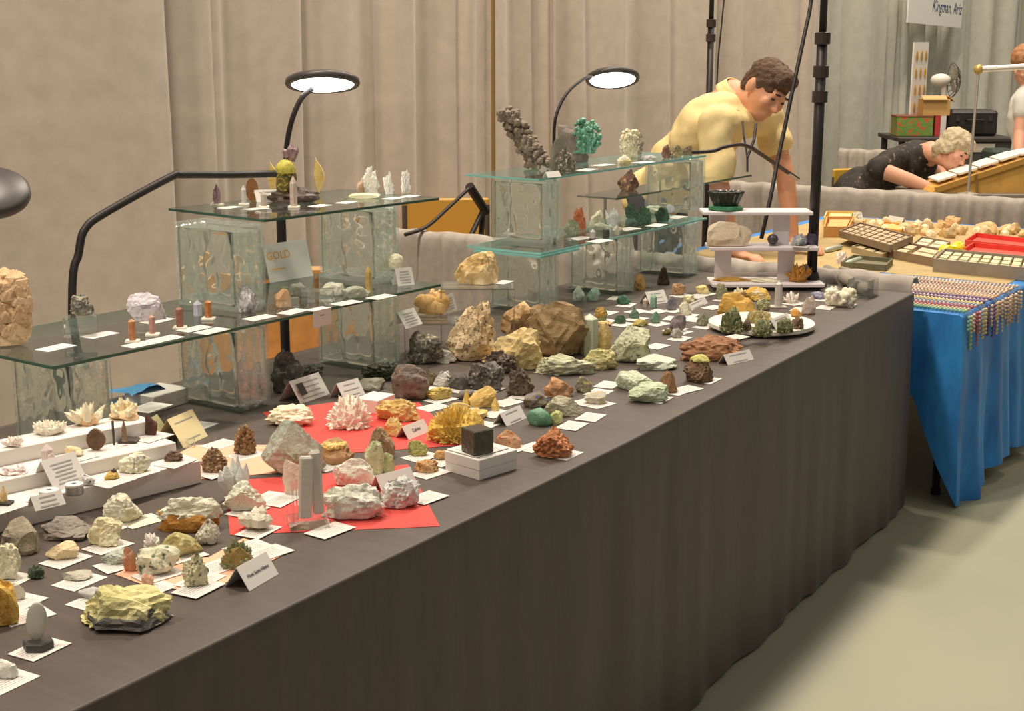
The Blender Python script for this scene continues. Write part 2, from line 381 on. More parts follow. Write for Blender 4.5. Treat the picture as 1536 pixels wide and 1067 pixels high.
mb.grid(cbk, 60, 6)
tc = wsingle('tablecloth', mb, m_cloth, 'dark brown floor-length cloth over the long mineral table', 'tablecloth', smooth=True)

m_blue = clothmat('blue_velvet', '1864b0', '3092e0', .65, .15, (1, 1, .35))
BX0, BX1, BY0, BY1 = 4.625, 7.0, 1.41, 2.85
table(BX0+.05, BX1-.03, BY0+.06, BY1-.03, BZ-.004, 'folding table under the blue velvet cloth', ((4.75, 1.5), (6.9, 1.5), (4.75, 2.75), (6.9, 2.75)))
def bfn(u, v):
    x = BX0+(BX1-BX0)*u
    if v < .3: return Vector((x, BY1+(BY0+.015-BY1)*(v/.3), BZ))
    if v < .38:
        k = (v-.3)/.08*math.pi/2; return Vector((x, BY0+.015-.015*math.sin(k), BZ-.015+.015*math.cos(k)))
    k = (v-.38)/.62; zb = .02+.10*max(0, min(1, (x-4.85)/.4))*.5+.02*math.sin(x*9)
    z = BZ-.015+(zb-BZ+.015)*k
    return Vector((x, BY0-.03*k+k*(.02*math.sin(x*23+1)+.012*math.sin(x*51))+.01*noise.noise(Vector((x*6, k*2, 1))), z))
mb = MB().grid(bfn, 150, 44)
def bend(u, v):
    if u == 0: return bfn(0, .3+.7*v)
    y = BY0+.02+(BY1-BY0-.02)*u; sw = max(.2, 1-1.6*u) if u < .5 else .2
    return Vector((BX0-.006*min(1, v*8)-.012*v*math.sin(y*22), y-.02*v*(1-u), BZ-(BZ-.03)*v*min(1, .42+.58*max(0, 1-u*9))))
mb.grid(bend, 30, 24)
wsingle('tablecloth', mb, m_blue, 'bright blue velvet cloth over the neighbouring stall table', 'tablecloth', smooth=True)
# ------------------------------------------------------------------ glass blocks and shelves
m_pane = glassmat('wavy_glass', 'fefffe', 1, .01, 0, 26, .0, .07, .5)
m_frame = glassmat('block_frame_glass', 'fdfffe', 0, .08, .3, 60, .0, .12, .45)
m_shelf = glassmat('shelf_glass', 'f9fdfb', 0, .03, 0, 1, .04, .04)
m_edge = mat('4f7263', .15, trans=.35)
m_edge2 = mat('9fdcd6', .15, trans=.35)
m_acr = glassmat('acrylic', 'f8f8f8', 0, .02, 0, 1, .0, .06)
BW, BT = .194, .098
def wavy_pane(sgn):
    W = BW-.026; N = 22; vs = []; fs = []
    for o in (0, 1):
        for i in range(N+1):
            for j in range(N+1):
                u, v = i/N, j/N; dp = 0 if o == 0 else .010+.0065*noise.noise(Vector((u*3.4+sgn, v*3.4, sgn*4)))+.003*noise.noise(Vector((u*7, v*7, sgn*9)))
                vs.append((sgn*(BT/2-.001-dp), -W/2+W*u, .013+W*v))
    M_ = N+1; K = M_*M_
    for i in range(N):
        for j in range(N):
            q = [i*M_+j, (i+1)*M_+j, (i+1)*M_+j+1, i*M_+j+1]; fs.append(q); fs.append([k+K for k in q][::-1])
    rim = [i*M_ for i in range(N)]+[N*M_+j for j in range(N)]+[i*M_+N for i in range(N, 0, -1)]+[j for j in range(N, 0, -1)]
    for k in range(len(rim)):
        a_, b_ = rim[k], rim[(k+1) % len(rim)]; fs.append([a_, b_, b_+K, a_+K])
    return MB().add(vs, fs)
def make_block():
    th = thing('glass_block', 'x', 'glass block')
    fr = MB(); W = BW; t = .013
    fr.box((0, 0, t/2), (BT, W, t), bev=.004).box((0, 0, W-t/2), (BT, W, t), bev=.004)
    fr.box((0, -W/2+t/2, W/2), (BT, t, W-2*t), bev=.004).box((0, W/2-t/2, W/2), (BT, t, W-2*t), bev=.004)
    fr.box((0, -W/2, W/2), (.014, .003, W*.92)).box((-BT*.3, -W/2, W/2), (.01, .003, W*.94)).box((BT*.3, -W/2, W/2), (.01, .003, W*.94))
    part('frame', fr, m_frame, th)
    for s in (-1, 1): part('wavy_pane', wavy_pane(s), m_pane, th, True)
    return th
def copy_tree(o, parent=None):
    c = o.copy(); COL.objects.link(c); c.parent = parent
    for ch in o.children: copy_tree(ch, c)
    return c
blk0 = make_block(); first = [True]
def block(px, py, z, label, rot=0, X=None, Y=None):
    """near corner at pixel (px,py) on height z"""
    p = P(px, py, z) if X is None else Vector((X, Y, z))
    o = blk0 if first[0] else copy_tree(blk0); first[0] = False
    off = Matrix.Rotation(rot, 3, 'Z') @ Vector((BT/2, BW/2, 0))
    o.location = Vector((p.x, p.y, z))+off; o.rotation_euler = (0, 0, rot); tag(o, label, 'glass block', 'clear wavy glass blocks holding shelves'); return o
def blockx(px, z, Y, label, rot=0):
    # near corner at image column px with depth row Y
    p = PY(px, 500, Y); return block(0, 0, z, label, rot, p.x, Y)
block(361, 622, TZ, 'clear wavy glass block on the table beneath the middle of the left shelf')
blockx(563, TZ, 2.24, 'clear wavy glass block on the table beneath the right end of the left shelf')
blockx(104, TZ, 2.25, 'clear wavy glass block standing behind the white step risers')
blockx(357, GS, 2.32, 'clear wavy glass block under the left end of the upper left shelf')
blockx(566, GS, 2.31, 'clear wavy glass block beside the gold-lettered card')
blockx(812, TZ, 2.33, 'clear wavy glass block on the table behind the big brown boulder')
blockx(927, TZ, 2.31, 'clear wavy glass block on the table behind the small green minerals')
blockx(1026, TZ, 2.3, 'clear wavy glass block on the table left of the white tiered stand')
blockx(815, GS, 2.36, 'clear wavy glass block under the spiky grey mineral')
blockx(1033, GS, 2.36, 'clear wavy glass block under the lamp end of the upper right shelf')
def shelf(pts, z, label, edge=None, th_=.006):
    th = thing('glass_shelf', label, 'shelf', (sum(p[0] for p in pts)/4, sum(p[1] for p in pts)/4, z-th_)); c = th.location
    pl = [(p[0]-c.x, p[1]-c.y) for p in pts]
    mb = MB(); n = 4; mb.add([(p[0], p[1], 0) for p in pl]+[(p[0], p[1], th_) for p in pl], [[3, 2, 1, 0], [4, 5, 6, 7]]); part('pane', mb, m_shelf, th)
    for i in range(4):
        a, b_ = Vector((*pl[i], th_/2)), Vector((*pl[(i+1) % 4], th_/2)); d = b_-a
        part('polished_edge', MB().box((a+b_)/2, (d.length, .003, th_), Matrix.Rotation(math.atan2(d.y, d.x), 3, 'Z')), edge or m_edge, th)
    return th
shelf([(1.675, 2.212), (2.835, 2.183), (2.845, 2.545), (1.685, 2.575)], GS, 'long low glass shelf on the left carrying small crystals')
shelf([(2.353, 2.315), (2.945, 2.27), (2.975, 2.62), (2.385, 2.665)], GT, 'upper left glass shelf carrying points, carvings and driftwood')
shelf([(3.43, 2.272), (4.46, 2.266), (4.46, 2.53), (3.43, 2.54)], GS, 'lower right glass shelf carrying small green and white minerals', m_edge2)
shelf([(3.52, 2.341), (4.60, 2.35), (4.60, 2.61), (3.52, 2.61)], GT, 'upper right glass shelf carrying the big green mineral', m_edge2)
shelf([(3.41, 2.262), (3.62, 2.262), (3.62, 2.5), (3.41, 2.5)], GS-.0065, 'short extra glass pane under the lower right shelf', m_edge2, .006)
s5 = thing('glass_shelf', 'small glass shelf on two posts far behind the upper right block', 'shelf', (5.0, 2.62, 0))
p1 = PY(895, 281, 2.62); p2 = PY(1100, 272, 2.62)
part('pane', MB().box((( p1.x+p2.x)/2-5.0, 0, 1.0), (p2.x-p1.x, .16, .006)), m_shelf, s5)
part('polished_edge', MB().box(((p1.x+p2.x)/2-5.0, -.08, 1.0), (p2.x-p1.x, .003, .007)), m_edge, s5)
for q in (p1.x+.06, p2.x-.06): part('leg', MB().tube([(q-5.0, 0, 0 if q < 4.62 else BZ), (q-5.0, 0, .997)], .006, 8), mat('b9b4aa', .3, .8), s5)
# clear acrylic risers
def riser(px0, px1, py, z, dep, label, zb=TZ, rot=0):
    a = P(px0, py, z); b_ = P(px1, py, z); wd = (b_-a).length; c = (a+b_)/2
    ang = math.atan2((b_-a).y, (b_-a).x); th = thing('acrylic_riser', label, 'riser', (c.x, c.y, zb), ang)
    h = z-zb
    part('top', MB().box((0, dep/2, h-.002), (wd, dep, .004), bev=.001), m_acr, th)
    for s in (-1, 1): part('side', MB().box((s*(wd/2-.002), dep/2, (h-.004)/2), (.004, dep, h-.004), bev=.001), m_acr, th)
    return th
riser(660, 772, 433, .902, .12, 'tall clear acrylic riser under the golden cream rock')
riser(606, 690, 486, .830, .12, 'low clear acrylic riser under the orange lobed cluster')
# ------------------------------------------------------------------ white furniture
m_wht = mat('e8e2da', .45, bump=.02, bsc=40); m_wht2 = mat('efeae6', .3)
ang = math.atan2(P(303, 725, TZ).y-P(0, 800, TZ).y, P(303, 725, TZ).x-P(0, 800, TZ).x)
R0 = P(303, 725, TZ); RD = Vector((math.cos(ang), math.sin(ang), 0)); RN = Vector((-math.sin(ang), math.cos(ang), 0))
STEP = [.044, .070, .098]; RUN = .058; ROFF = [0, .058, .138]; RDEP = [.058, .080, .075]; RL = .72
st = thing('step_riser', 'white three-step display riser at the left of the table', 'riser', R0, ang)
for k in range(3):
    part('step', MB().box((-RL/2-.015*min(k,1), ROFF[k]+RDEP[k]/2, STEP[k]/2), (RL, RDEP[k]-.0005, STEP[k]), bev=.0015), m_wht, st)
SZ = [TZ+STEP[k] for k in range(3)]
def wbox(px, py, wx, wy, h, rot, label, z=TZ, m=None, name='cardboard_box', lid=True):
    p = P(px, py, z); th = thing(name, label, 'box', p, rot)
    part('box', MB().box((wx/2, wy/2, (h-.004)/2), (wx-.002, wy-.002, h-.004), bev=.001), m or m_wht, th)
    if lid: part('lid', MB().box((wx/2, wy/2, h-.0105), (wx, wy, .021), bev=.0012), m or m_wht, th)
    return th
wbox(719, 722, .104, .094, .040, math.radians(-9), 'white lidded box under the dark metallic cube')
wbox(232, 620, .11, .09, .036, math.radians(4), 'pale grey box behind the yellow info cards')
wbox(567, 622, .075, .06, .034, math.radians(8), 'cream specimen box behind the white flower cluster', lid=False)
# turntable
tc_ = P(1142, 493, TZ); tt = thing('turntable', 'round white turntable near the front edge of the table', 'turntable', tc_)
part('base', MB().lathe([(.09, 0), (.09, .008)], n=32), m_wht, tt)
part('disc', MB().lathe([(.147, .008), (.150, .010), (.150, .020), (.147, .022)], n=56), mat('efe9dc', .4), tt)
TT = TZ+.022
# white tiered stand, facing the camera
sp = P(1153, 437, TZ); ws = thing('tiered_stand', 'white three-tier plastic stand at the far end of the dark table', 'stand', sp, VROT)
k_ = mpp(sp); tiers = []
m_pl = mat('e9dfe2', .35)
for i, (dx0, dx1, zz, dd) in enumerate(((-.185, .185, .018, .14), (-.195, .165, .136, .12), (-.215, .145, .250, .11))):
    part('tier', MB().box(((dx0+dx1)/2, .07+.015*i, zz), (dx1-dx0, dd, .012), bev=.002), m_pl, ws); tiers.append(TZ+zz+.006)
for (x, z0, z1) in ((-.14, .024, .130), (.07, .024, .130), (.05, .142, .244), (-.16, .142, .244), (-.1, 0, .012), (.09, 0, .012)):
    part('support', MB().box((x, .09, (z0+z1)/2), (.055 if z1 > .1 else .02, .008, z1-z0), bev=.001), m_pl, ws)
part('rung', MB().box((-.035, .09, .045), (.16, .006, .006)), m_pl, ws)
# ------------------------------------------------------------------ cards
def printmat(key, paper, ink, lines=9.0, fill=.42):
    if key in MC: return MC[key]
    m, nt, b = newmat(key); L = nt.links; t = nt.nodes.new('ShaderNodeTexCoord'); sx = nt.nodes.new('ShaderNodeSeparateXYZ'); L.new(t.outputs['Generated'], sx.inputs[0])
    def mth(op, a, v=None):
        n = nt.nodes.new('ShaderNodeMath'); n.operation = op
        if hasattr(a, 'links'): L.new(a, n.inputs[0])
        else: n.inputs[0].default_value = a
        if v is not None:
            if hasattr(v, 'links'): L.new(v, n.inputs[1])
            else: n.inputs[1].default_value = v
        return n.outputs[0]
    rows = mth('FRACT', mth('MULTIPLY', sx.outputs['Y'], lines)); row = mth('LESS_THAN', rows, .38)
    n = nt.nodes.new('ShaderNodeTexNoise'); n.inputs['Scale'].default_value = 14; n.inputs['Detail'].default_value = 2
    cb = nt.nodes.new('ShaderNodeCombineXYZ'); L.new(mth('MULTIPLY', sx.outputs['X'], 3), cb.inputs[0]); L.new(mth('FLOOR', mth('MULTIPLY', sx.outputs['Y'], lines)), cb.inputs[1]); L.new(cb.outputs[0], n.inputs['Vector'])
    word = mth('LESS_THAN', n.outputs['Fac'], fill+.12)
    ins = mth('MULTIPLY', mth('LESS_THAN', mth('ABSOLUTE', mth('SUBTRACT', sx.outputs['X'], .45)), .36), mth('LESS_THAN', mth('ABSOLUTE', mth('SUBTRACT', sx.outputs['Y'], .5)), .36))
    fac = mth('MULTIPLY', mth('MULTIPLY', row, word), ins)
    mx = nt.nodes.new('ShaderNodeMix'); mx.data_type = 'RGBA'; L.new(fac, mx.inputs['Factor']); mx.inputs['A'].default_value = lin(paper); mx.inputs['B'].default_value = lin(ink)
    L.new(mx.outputs['Result'], b.inputs['Base Color']); b.inputs['Roughness'].default_value = .7; MC[key] = m; return m
m_card = printmat('printed_card', 'dcd7d0', 'a39d98'); m_paper = mat('dcd7d0', .7); m_ink = mat('5b5a66', .7)
cz = [0]
CARDS = {}
def card(px, py, label, z=TZ, w=.068, d=.049, rot=None, m=None, at=None):
    p = at or P(px, py, z); cz[0] = (cz[0]+1) % 7
    key = (round(w, 3), round(d, 3), (m or m_card).name)
    if key not in CARDS: CARDS[key] = MB().box((0, 0, .0004), (w, d, .0008)).mesh('specimen_card', m or m_card)
    o = link('specimen_card', CARDS[key], None, (p.x, p.y, z+.0003+cz[0]*.00012), random.uniform(-.22, .22) if rot is None else rot)
    return tag(o, label, 'card', 'flat specimen cards')
shz = [0]
def sheet(pxs, z, col, label, cat='paper'):
    shz[0] += .00012; z += shz[0]
    pts = [P(x, y, z) for x, y in pxs]; c = sum(pts, Vector())/len(pts); mb = MB().plate([(p.x-c.x, p.y-c.y) for p in pts], 0, .0003)
    return single('paper_sheet', mb, mat(col, .7), label, cat, (c.x, c.y, z))
def tent(a, b_, h, label, txt=None, z=TZ, size=.012, lean=.55, m=None, body=None, name='tent_card', ink=None, dashes=0):
    """folded card: bottom front edge runs between pixels a and b"""
    A, B = P(*a, z), P(*b_, z); d = B-A; wd = d.length; an = math.atan2(d.y, d.x); th = thing(name, label, 'sign', A, an)
    dy = h*lean; hz = math.sqrt(h*h-dy*dy); al = math.atan2(hz, dy); mm = m or m_paper
    R = Matrix.Rotation(al, 3, 'X')
    part('front_panel', MB().box(Vector((wd/2, dy/2, hz/2+.0005)), (wd, h, .0008), R), mm, th)
    part('back_panel', MB().box(Vector((wd/2, dy*1.5, hz/2+.0005)), (wd, h, .0008), Matrix.Rotation(math.pi-al, 3, 'X')), mm, th)
    M4 = lambda oy: Matrix.Translation((wd/2, dy/2+oy*math.cos(al)-.0009*math.sin(al), hz/2+oy*math.sin(al)+.0009*math.cos(al)+.0006)) @ R.to_4x4()
    if txt: text(txt, size, th, M4(h*.12 if dashes else 0), ink or m_ink)
    if dashes:
        mb = MB()
        for i in range(dashes):
            oy = h*(.28-.62*i/max(1, dashes-1)) if not txt else -h*(.12+.2*i)
            w2 = wd*random.uniform(.5, .75); T = M4(oy); mb.add([T@Vector((x*w2/2, y*.0012, 0)) for x, y in ((-1, -1), (1, -1), (1, 1), (-1, 1))], [[0, 1, 2, 3]])
        part('print_lines', mb, mat('a8a39e', .7) if not ink else ink, th)
    return th
# ------------------------------------------------------------------ mineral generators
def rockgeo(w, d, h, seed, sub=3, amp=.28, freq=1.5, facets=6, fine=.05, fz=5, cell=0, cz_=3.0, taper=0, bottom=-.5, sh=None):
    vs, fs = ico(sub); rnd = random.Random(seed); off = Vector((rnd.uniform(-50, 50), rnd.uniform(-50, 50), rnd.uniform(-50, 50))); out = []
    pl = []
    for k in range(facets):
        n = Vector((rnd.gauss(0, 1), rnd.gauss(0, 1), rnd.gauss(.1, .8))).normalized(); pl.append((n, rnd.uniform(.62, .88)))
    for v in vs:
        r = 1+amp*noise.noise(v*freq+off)*1.6
        p = v*r
        for n, t in pl:
            q = p.dot(n)-t
            if q > 0: p = p-n*q*.9
        if fine: p = p*(1+fine*noise.noise(v*fz+off)*1.5+fine*.5*noise.noise(v*fz*2.3+off))
        if cell:
            dd = noise.voronoi(v*cz_+off)[0]; p = p*(1+cell*(.5-dd[0])+cell*.4*noise.noise(v*cz_*3+off))
        if p.z < bottom: p = Vector((p.x, p.y, bottom+(p.z-bottom)*.05))
        out.append(p)
    lo = [min(p[i] for p in out) for i in range(3)]; hi = [max(p[i] for p in out) for i in range(3)]; res = []
    for p in out:
        q = [(p[i]-lo[i])/(hi[i]-lo[i]) for i in range(3)]; k = 1-taper*q[2]
        x, y, z = (q[0]-.5)*w*k, (q[1]-.5)*d*k, q[2]*h
        if sh: x += sh*w*(q[2]-.5)
        res.append(Vector((x, y, z)))
    return res, fs
def top(o, dx=0, dy=0, sink=.006): return Vector((o.location.x+dx, o.location.y+dy, o.location.z+max(v.co.z for v in o.data.vertices)-sink))
sd = [100]
def S(px, py, w, h, kind, cols, label, z=TZ, crd=0, dp=.75, name=None, rough=None, trans=None, sc=None, cat='mineral', n=None, tilt=0, at=None, **kw):
    """mineral specimen whose front foot is seen at pixel (px,py), w x h pixels large"""
    sd[0] += 1; rnd = random.Random(sd[0]); p = at or P(px, py, z); k = mpp(p); W = w*k
    el = math.atan2(CAM_H-z, (p.xy).length); Dp = W*dp
    H = max(.4*h*k, (h*k-math.sin(el)*Dp*.62)/math.cos(el))
    back = Vector((p.x, p.y, 0)).normalized(); c = Vector((p.x, p.y, z))+back*Dp*.42
    if z in SZ and at is None:
        k_i = SZ.index(z); lc_ = Matrix.Rotation(-ang, 3, 'Z') @ (c-R0); lo_ = ROFF[k_i]+min(Dp/2, RDEP[k_i]*.45); hi_ = ROFF[k_i]+RDEP[k_i]-min(Dp/2, RDEP[k_i]*.45); lc_.y = min(max(lc_.y, min(lo_, hi_)), max(lo_, hi_)); c = R0+Matrix.Rotation(ang, 3, 'Z') @ lc_; c.z = z
    if crd:
        short = label.split(' on ')[0].split(' beside ')[0].split(' with ')[0].split(' near ')[0].split(' behind ')[0].split(' under ')[0].split(' in front')[0].split(' at ')[0]
        card(0, 0, 'white printed card under the '+short, z, at=c+Vector((-.008 if crd != 2 else .02, -.014, 0))); c.z += .0016
    c1 = cols[0]; c2 = cols[1] if len(cols) > 1 else c1; c3 = cols[2] if len(cols) > 2 else None
    sc = sc or 1.6/max(.012, W)
    rg = rough if rough is not None else .7; tr = (trans or 0)*.45
    nm = name or {'rock': 'rock_specimen', 'smooth': 'rock_specimen', 'druse': 'druse_specimen', 'cap': 'crusted_rock', 'cluster': 'crystal_cluster', 'rad': 'crystal_flower', 'botry': 'botryoidal_mineral', 'point': 'crystal_point', 'cube': 'metallic_cube', 'slab': 'polished_slab'}[kind]
    rz = VROT+rnd.uniform(-.12, .12)
    if kind in ('rock', 'smooth', 'druse'):
        a = dict(rock=dict(amp=.28, facets=8, fine=.08, fz=5), smooth=dict(amp=.12, facets=2, fine=.03), druse=dict(amp=.22, facets=4, fine=.06, sub=4, cell=.22, cz_=5))[kind]; a.update(kw)
        if W > .075 and 'sub' not in kw: a['sub'] = 4; a['fine'] = a['fine']*.8; a['fz'] = 6
        vs, fs = rockgeo(W, Dp, H, sd[0], **a)
        o = single(nm, MB().add(vs, fs), rockmat(c1, c2, c3, sc, rg, tr), label, cat, c, rz, smooth=kind != 'druse' and kind != 'rock')
        return o
    if kind == 'cube':
        mb = MB().box((0, 0, H/2), (W*.78, W*.78, H), bev=W*.03)
        return single(nm, mb, mat(c1, .3, .6, bump=.3, bsc=120, var=.2), label, cat, c, rz+.65)
    if kind == 'slab':   # standing freeform plate
        th = kw.get('th', .008); N = 18; pts = []
        for i in range(N):
            a = 2*math.pi*i/N; r = 1+.10*noise.noise(Vector((math.cos(a)*1.5, math.sin(a)*1.5, sd[0]))); pts.append((W/2*r*math.cos(a), H/2+H/2*r*math.sin(a)))
        mb = MB(); mb.add([(x, -th/2, max(0, y)) for x, y in pts]+[(x, th/2, max(0, y)) for x, y in pts], [list(range(N)), [N+i for i in range(N)][::-1]]+[[i, N+i, N+(i+1) % N, (i+1) % N] for i in range(N)])
        return single(nm, mb, rockmat(c1, c2, c3, sc, rg if rough is not None else .3, tr), label, cat, c, rz+kw.get('yaw', 0))
    t = thing(nm, label, cat, c, rz)
    if kind == 'cap':
        mh = kw.get('mh', .6)
        vs, fs = rockgeo(W*.96, Dp, H*mh*1.15, sd[0], sub=3, facets=6, fine=.08); part('matrix', MB().add(vs, fs), rockmat(c1, c2, None, sc, .8), t)
        vs, fs = rockgeo(W*kw.get('cw', .93), Dp*kw.get('cw', .93)*.94, H*(1-mh)*1.5+.004, sd[0]+900, sub=4, amp=.2, facets=2, fine=.06, cell=.28, cz_=kw.get('cz_', 6), bottom=-.3)
        o = part('crust', MB().add([v+Vector((0, Dp*.04, H-H*(1-mh)*1.5-.004)) for v in vs], fs), rockmat(cols[2], cols[3] if len(cols) > 3 else cols[2], None, sc*2, rg, tr), t)
    elif kind in ('cluster', 'rad'):
        mh = kw.get('mh', .35 if kind == 'cluster' else .5)
        vs, fs = rockgeo(W*kw.get('mw', .85), Dp*.85, H*(mh if kind == 'cluster' else .8), sd[0], sub=2, facets=5, fine=.08); part('matrix', MB().add(vs, fs), rockmat(c1, c1 if len(cols) < 3 else cols[2], None, sc, .8), t)
        mb = MB(); N = (n or 26)*(3 if kind == 'rad' else 1); cr = kw.get('cr', .075)*W
        for i in range(N):
            a = rnd.uniform(0, 2*math.pi); rr = math.sqrt(rnd.random())*.46
            b0 = Vector((math.cos(a)*rr*W*.75, math.sin(a)*rr*Dp*.75, H*mh*.45))
            el_ = rnd.uniform(.0, 1) if kind == 'rad' else rnd.uniform(.35, 1)
            dr = Vector((math.cos(a)*(1-el_)*1.6*rr*2, math.sin(a)*(1-el_)*1.6*rr*2, el_+.15+kw.get('lift', 0))).normalized()
            mx_ = H-b0.z; ln = mx_*rnd.uniform(.55, 1.0)*(1-.5*rr)
            if kind == 'rad':
                zz = rnd.uniform(-.05, 1); cc_ = math.sqrt(max(0, 1-zz*zz)); nn = Vector((math.cos(a)*cc_, math.sin(a)*cc_, zz))
                tip_ = Vector((nn.x*W/2, nn.y*Dp/2, max(.003, nn.z*H)))*rnd.uniform(.84, 1.02); b0 = Vector((tip_.x*.35, tip_.y*.35, tip_.z*.35)); dr = tip_-b0; ln = dr.length
                dr = dr.normalized()+Vector((rnd.uniform(-.3, .3), rnd.uniform(-.3, .3), rnd.uniform(-.1, .3)))
            mb.crystal(b0, dr, ln, cr*rnd.uniform(.6, 1.3), kw.get('sides', 6), kw.get('tip', .35), rnd.uniform(0, 1))
        part('crystals', mb, rockmat(c2, cols[3] if len(cols) > 3 else c2, None, sc*1.5, rg if rough is not None else .3, tr), t)
    elif kind == 'botry':
        mb = MB(); N = n or 40; br = kw.get('br', .14)
        vs, fs = rockgeo(W*.8, Dp*.8, H*.85, sd[0], sub=2); mb.add(vs, fs)
        for i in range(N):
            a = rnd.uniform(0, 2*math.pi); zz = rnd.uniform(.12, .9); rr = math.sin(math.acos(max(-1, min(1, 2*zz-1))))**.6
            r_ = br*W*rnd.uniform(.6, 1.2); mb.ell((math.cos(a)*rr*(W/2-r_), math.sin(a)*rr*(Dp/2-r_), min(H-r_, max(r_, zz*H))), r_, sub=1 if kw.get('lo', 1) else 2)
        if tilt:
            R = Matrix.Rotation(tilt, 3, 'Y'); mb.v = [R@v for v in mb.v]; zmin = min(v.z for v in mb.v); mb.v = [v-Vector((0, 0, zmin)) for v in mb.v]
        part('body', mb, rockmat(c1, c2, c3, sc*2, rg, tr), t, kw.get('smooth', True))
    elif kind == 'point':
        bs = kw.get('base', 0); bc = kw.get('bc', 'efe6d2')
        if bs:
            part('base', MB().box((0, 0, .0025), (bs, bs*.8, .005), bev=.001), mat(bc, .6), t)
        mb = MB(); N = n or 1
        for i in range(N):
            f = 1 if i == 0 else rnd.uniform(.4, .8); dr = Vector((tilt+(0 if i == 0 else rnd.uniform(-.5, .5)), 0 if i == 0 else rnd.uniform(-.5, .5), 1))
            mb.crystal((0 if i == 0 else rnd.uniform(-.2, .2)*W, 0 if i == 0 else rnd.uniform(-.2, .2)*W, .005 if bs else 0), dr, (H-(.005 if bs else 0))*f, W*.42*(1 if i == 0 else .7), 6, kw.get('tip', .25))
        part('crystal', mb, rockmat(c1, c2, c3, sc, rg if rough is not None else .2, tr), t)
    return t
# ------------------------------------------------------------------ papers on the table
sheet([(337, 722), (345, 803), (660, 790), (612, 697), (480, 712)], TZ+.0004, 'd04a43', 'red paper sheet under the selenite and quartz group')
sheet([(393, 619), (470, 684), (697, 668), (628, 604), (500, 604)], TZ+.0004, 'd04a43', 'red paper sheet under the white flower cluster')
sheet([(240, 697), (300, 719), (470, 706), (420, 668), (290, 668)], TZ+.0004, 'eeb394', 'peach paper sheet behind the right end of the white risers')
sheet([(172, 862), (232, 884), (335, 838), (240, 833)], TZ+.0004, 'eeb394', 'peach paper sheet under the speckled rock with a white crystal on top')
sheet([(237, 878), (300, 893), (433, 829), (365, 808)], TZ+.0004, 'eeb394', 'peach paper sheet beside the lettered tent card at the front edge')
# ------------------------------------------------------------------ signs and cards that stand
tent((374, 888), (418, 862), .040, 'white tent card lettered Mont Saint-Hilaire at the front edge', 'Mont Saint-Hilaire', size=.0075)
tent((574, 742), (626, 728), .036, 'white tent card lettered Apophyllite behind the large quartz', 'Apophyllite', size=.009)
tent((613, 661), (645, 648), .030, 'white tent card lettered Calcite on the red sheet', 'Calcite', size=.010)
tent((760, 641), (790, 628), .032, 'blank-looking white tent card beside the green fluorite', dashes=2)
tent((1092, 549), (1131, 540), .030, 'white tent card near the turntable front', dashes=2)
tent((82, 738), (132, 722), .058, 'white text card standing on the lowest white riser step', z=SZ[0], dashes=6)
tent((53, 768), (99, 757), .026, 'small framed label card leaning on the white riser front', z=SZ[0], dashes=3)
tent((275, 672), (312, 655), .065, 'larger yellow info card at the end of the white riser', m=mat('e6d9a8', .7), dashes=2)
tent((233, 672), (258, 655), .055, 'smaller yellow info card behind the white riser end', m=mat('e6d9a8', .7), dashes=2)
pc = tent((451, 607), (495, 592), .058, 'white placard with a small portrait photo behind the red sheet', dashes=4)
part('portrait_photo', MB().box((.018, .0095, .0305), (.022, .030, .001), Matrix.Rotation(math.atan2(.835, .55), 3, 'X')), mat('3f3a38', .5), pc, label='small dark portrait photo')
tent((516, 601), (548, 592), .042, 'white label card behind the white flower cluster', dashes=3)
tent((609, 494), (634, 486), .048, 'white text card on the low clear acrylic riser', z=.830, dashes=5)
tent((672, 470), (686, 464), .045, 'white text card beside the orange lobed cluster', z=.830, dashes=5, lean=.3)
tent((597, 430), (622, 427), .045, 'white text card at the right end of the low left shelf', z=GS, dashes=5, lean=.3)
tent((1165, 497), (1190, 486), .036, 'small white card standing among the green clusters on the turntable', z=TT, dashes=3)
g = tent((405, 425), (470, 414), .098, 'white card with orange lettering standing on the low left shelf', z=GS, lean=.25)
text('GOLD', .029, g, Matrix.Translation((.040, .012-.002, .066)) @ Matrix.Rotation(math.acos(.25), 4, 'X'), mat('d99a35', .6))
part('print_lines', MB().box((.036, .006, .032), (.045, .0006, .0035), Matrix.Rotation(math.acos(.25)-math.pi/2, 3, 'X')), mat('e3b569', .6), g)
# card hanging over the edge of the low left shelf
hp = PY(484, 470, 2.187); ht = thing('shelf_tag', 'white folded tag hanging over the front edge of the low left shelf', 'tag', (hp.x, 2.190, GS), -.025)
part('front_flap', MB().box((0, -.0012, -.018), (.058, .0008, .038)), m_paper, ht); part('top_flap', MB().box((0, .012, .001), (.058, .028, .0008)), m_paper, ht)
part('print_line', MB().box((0, -.0018, -.012), (.014, .0004, .0025)), mat('8a8a88', .6), ht)
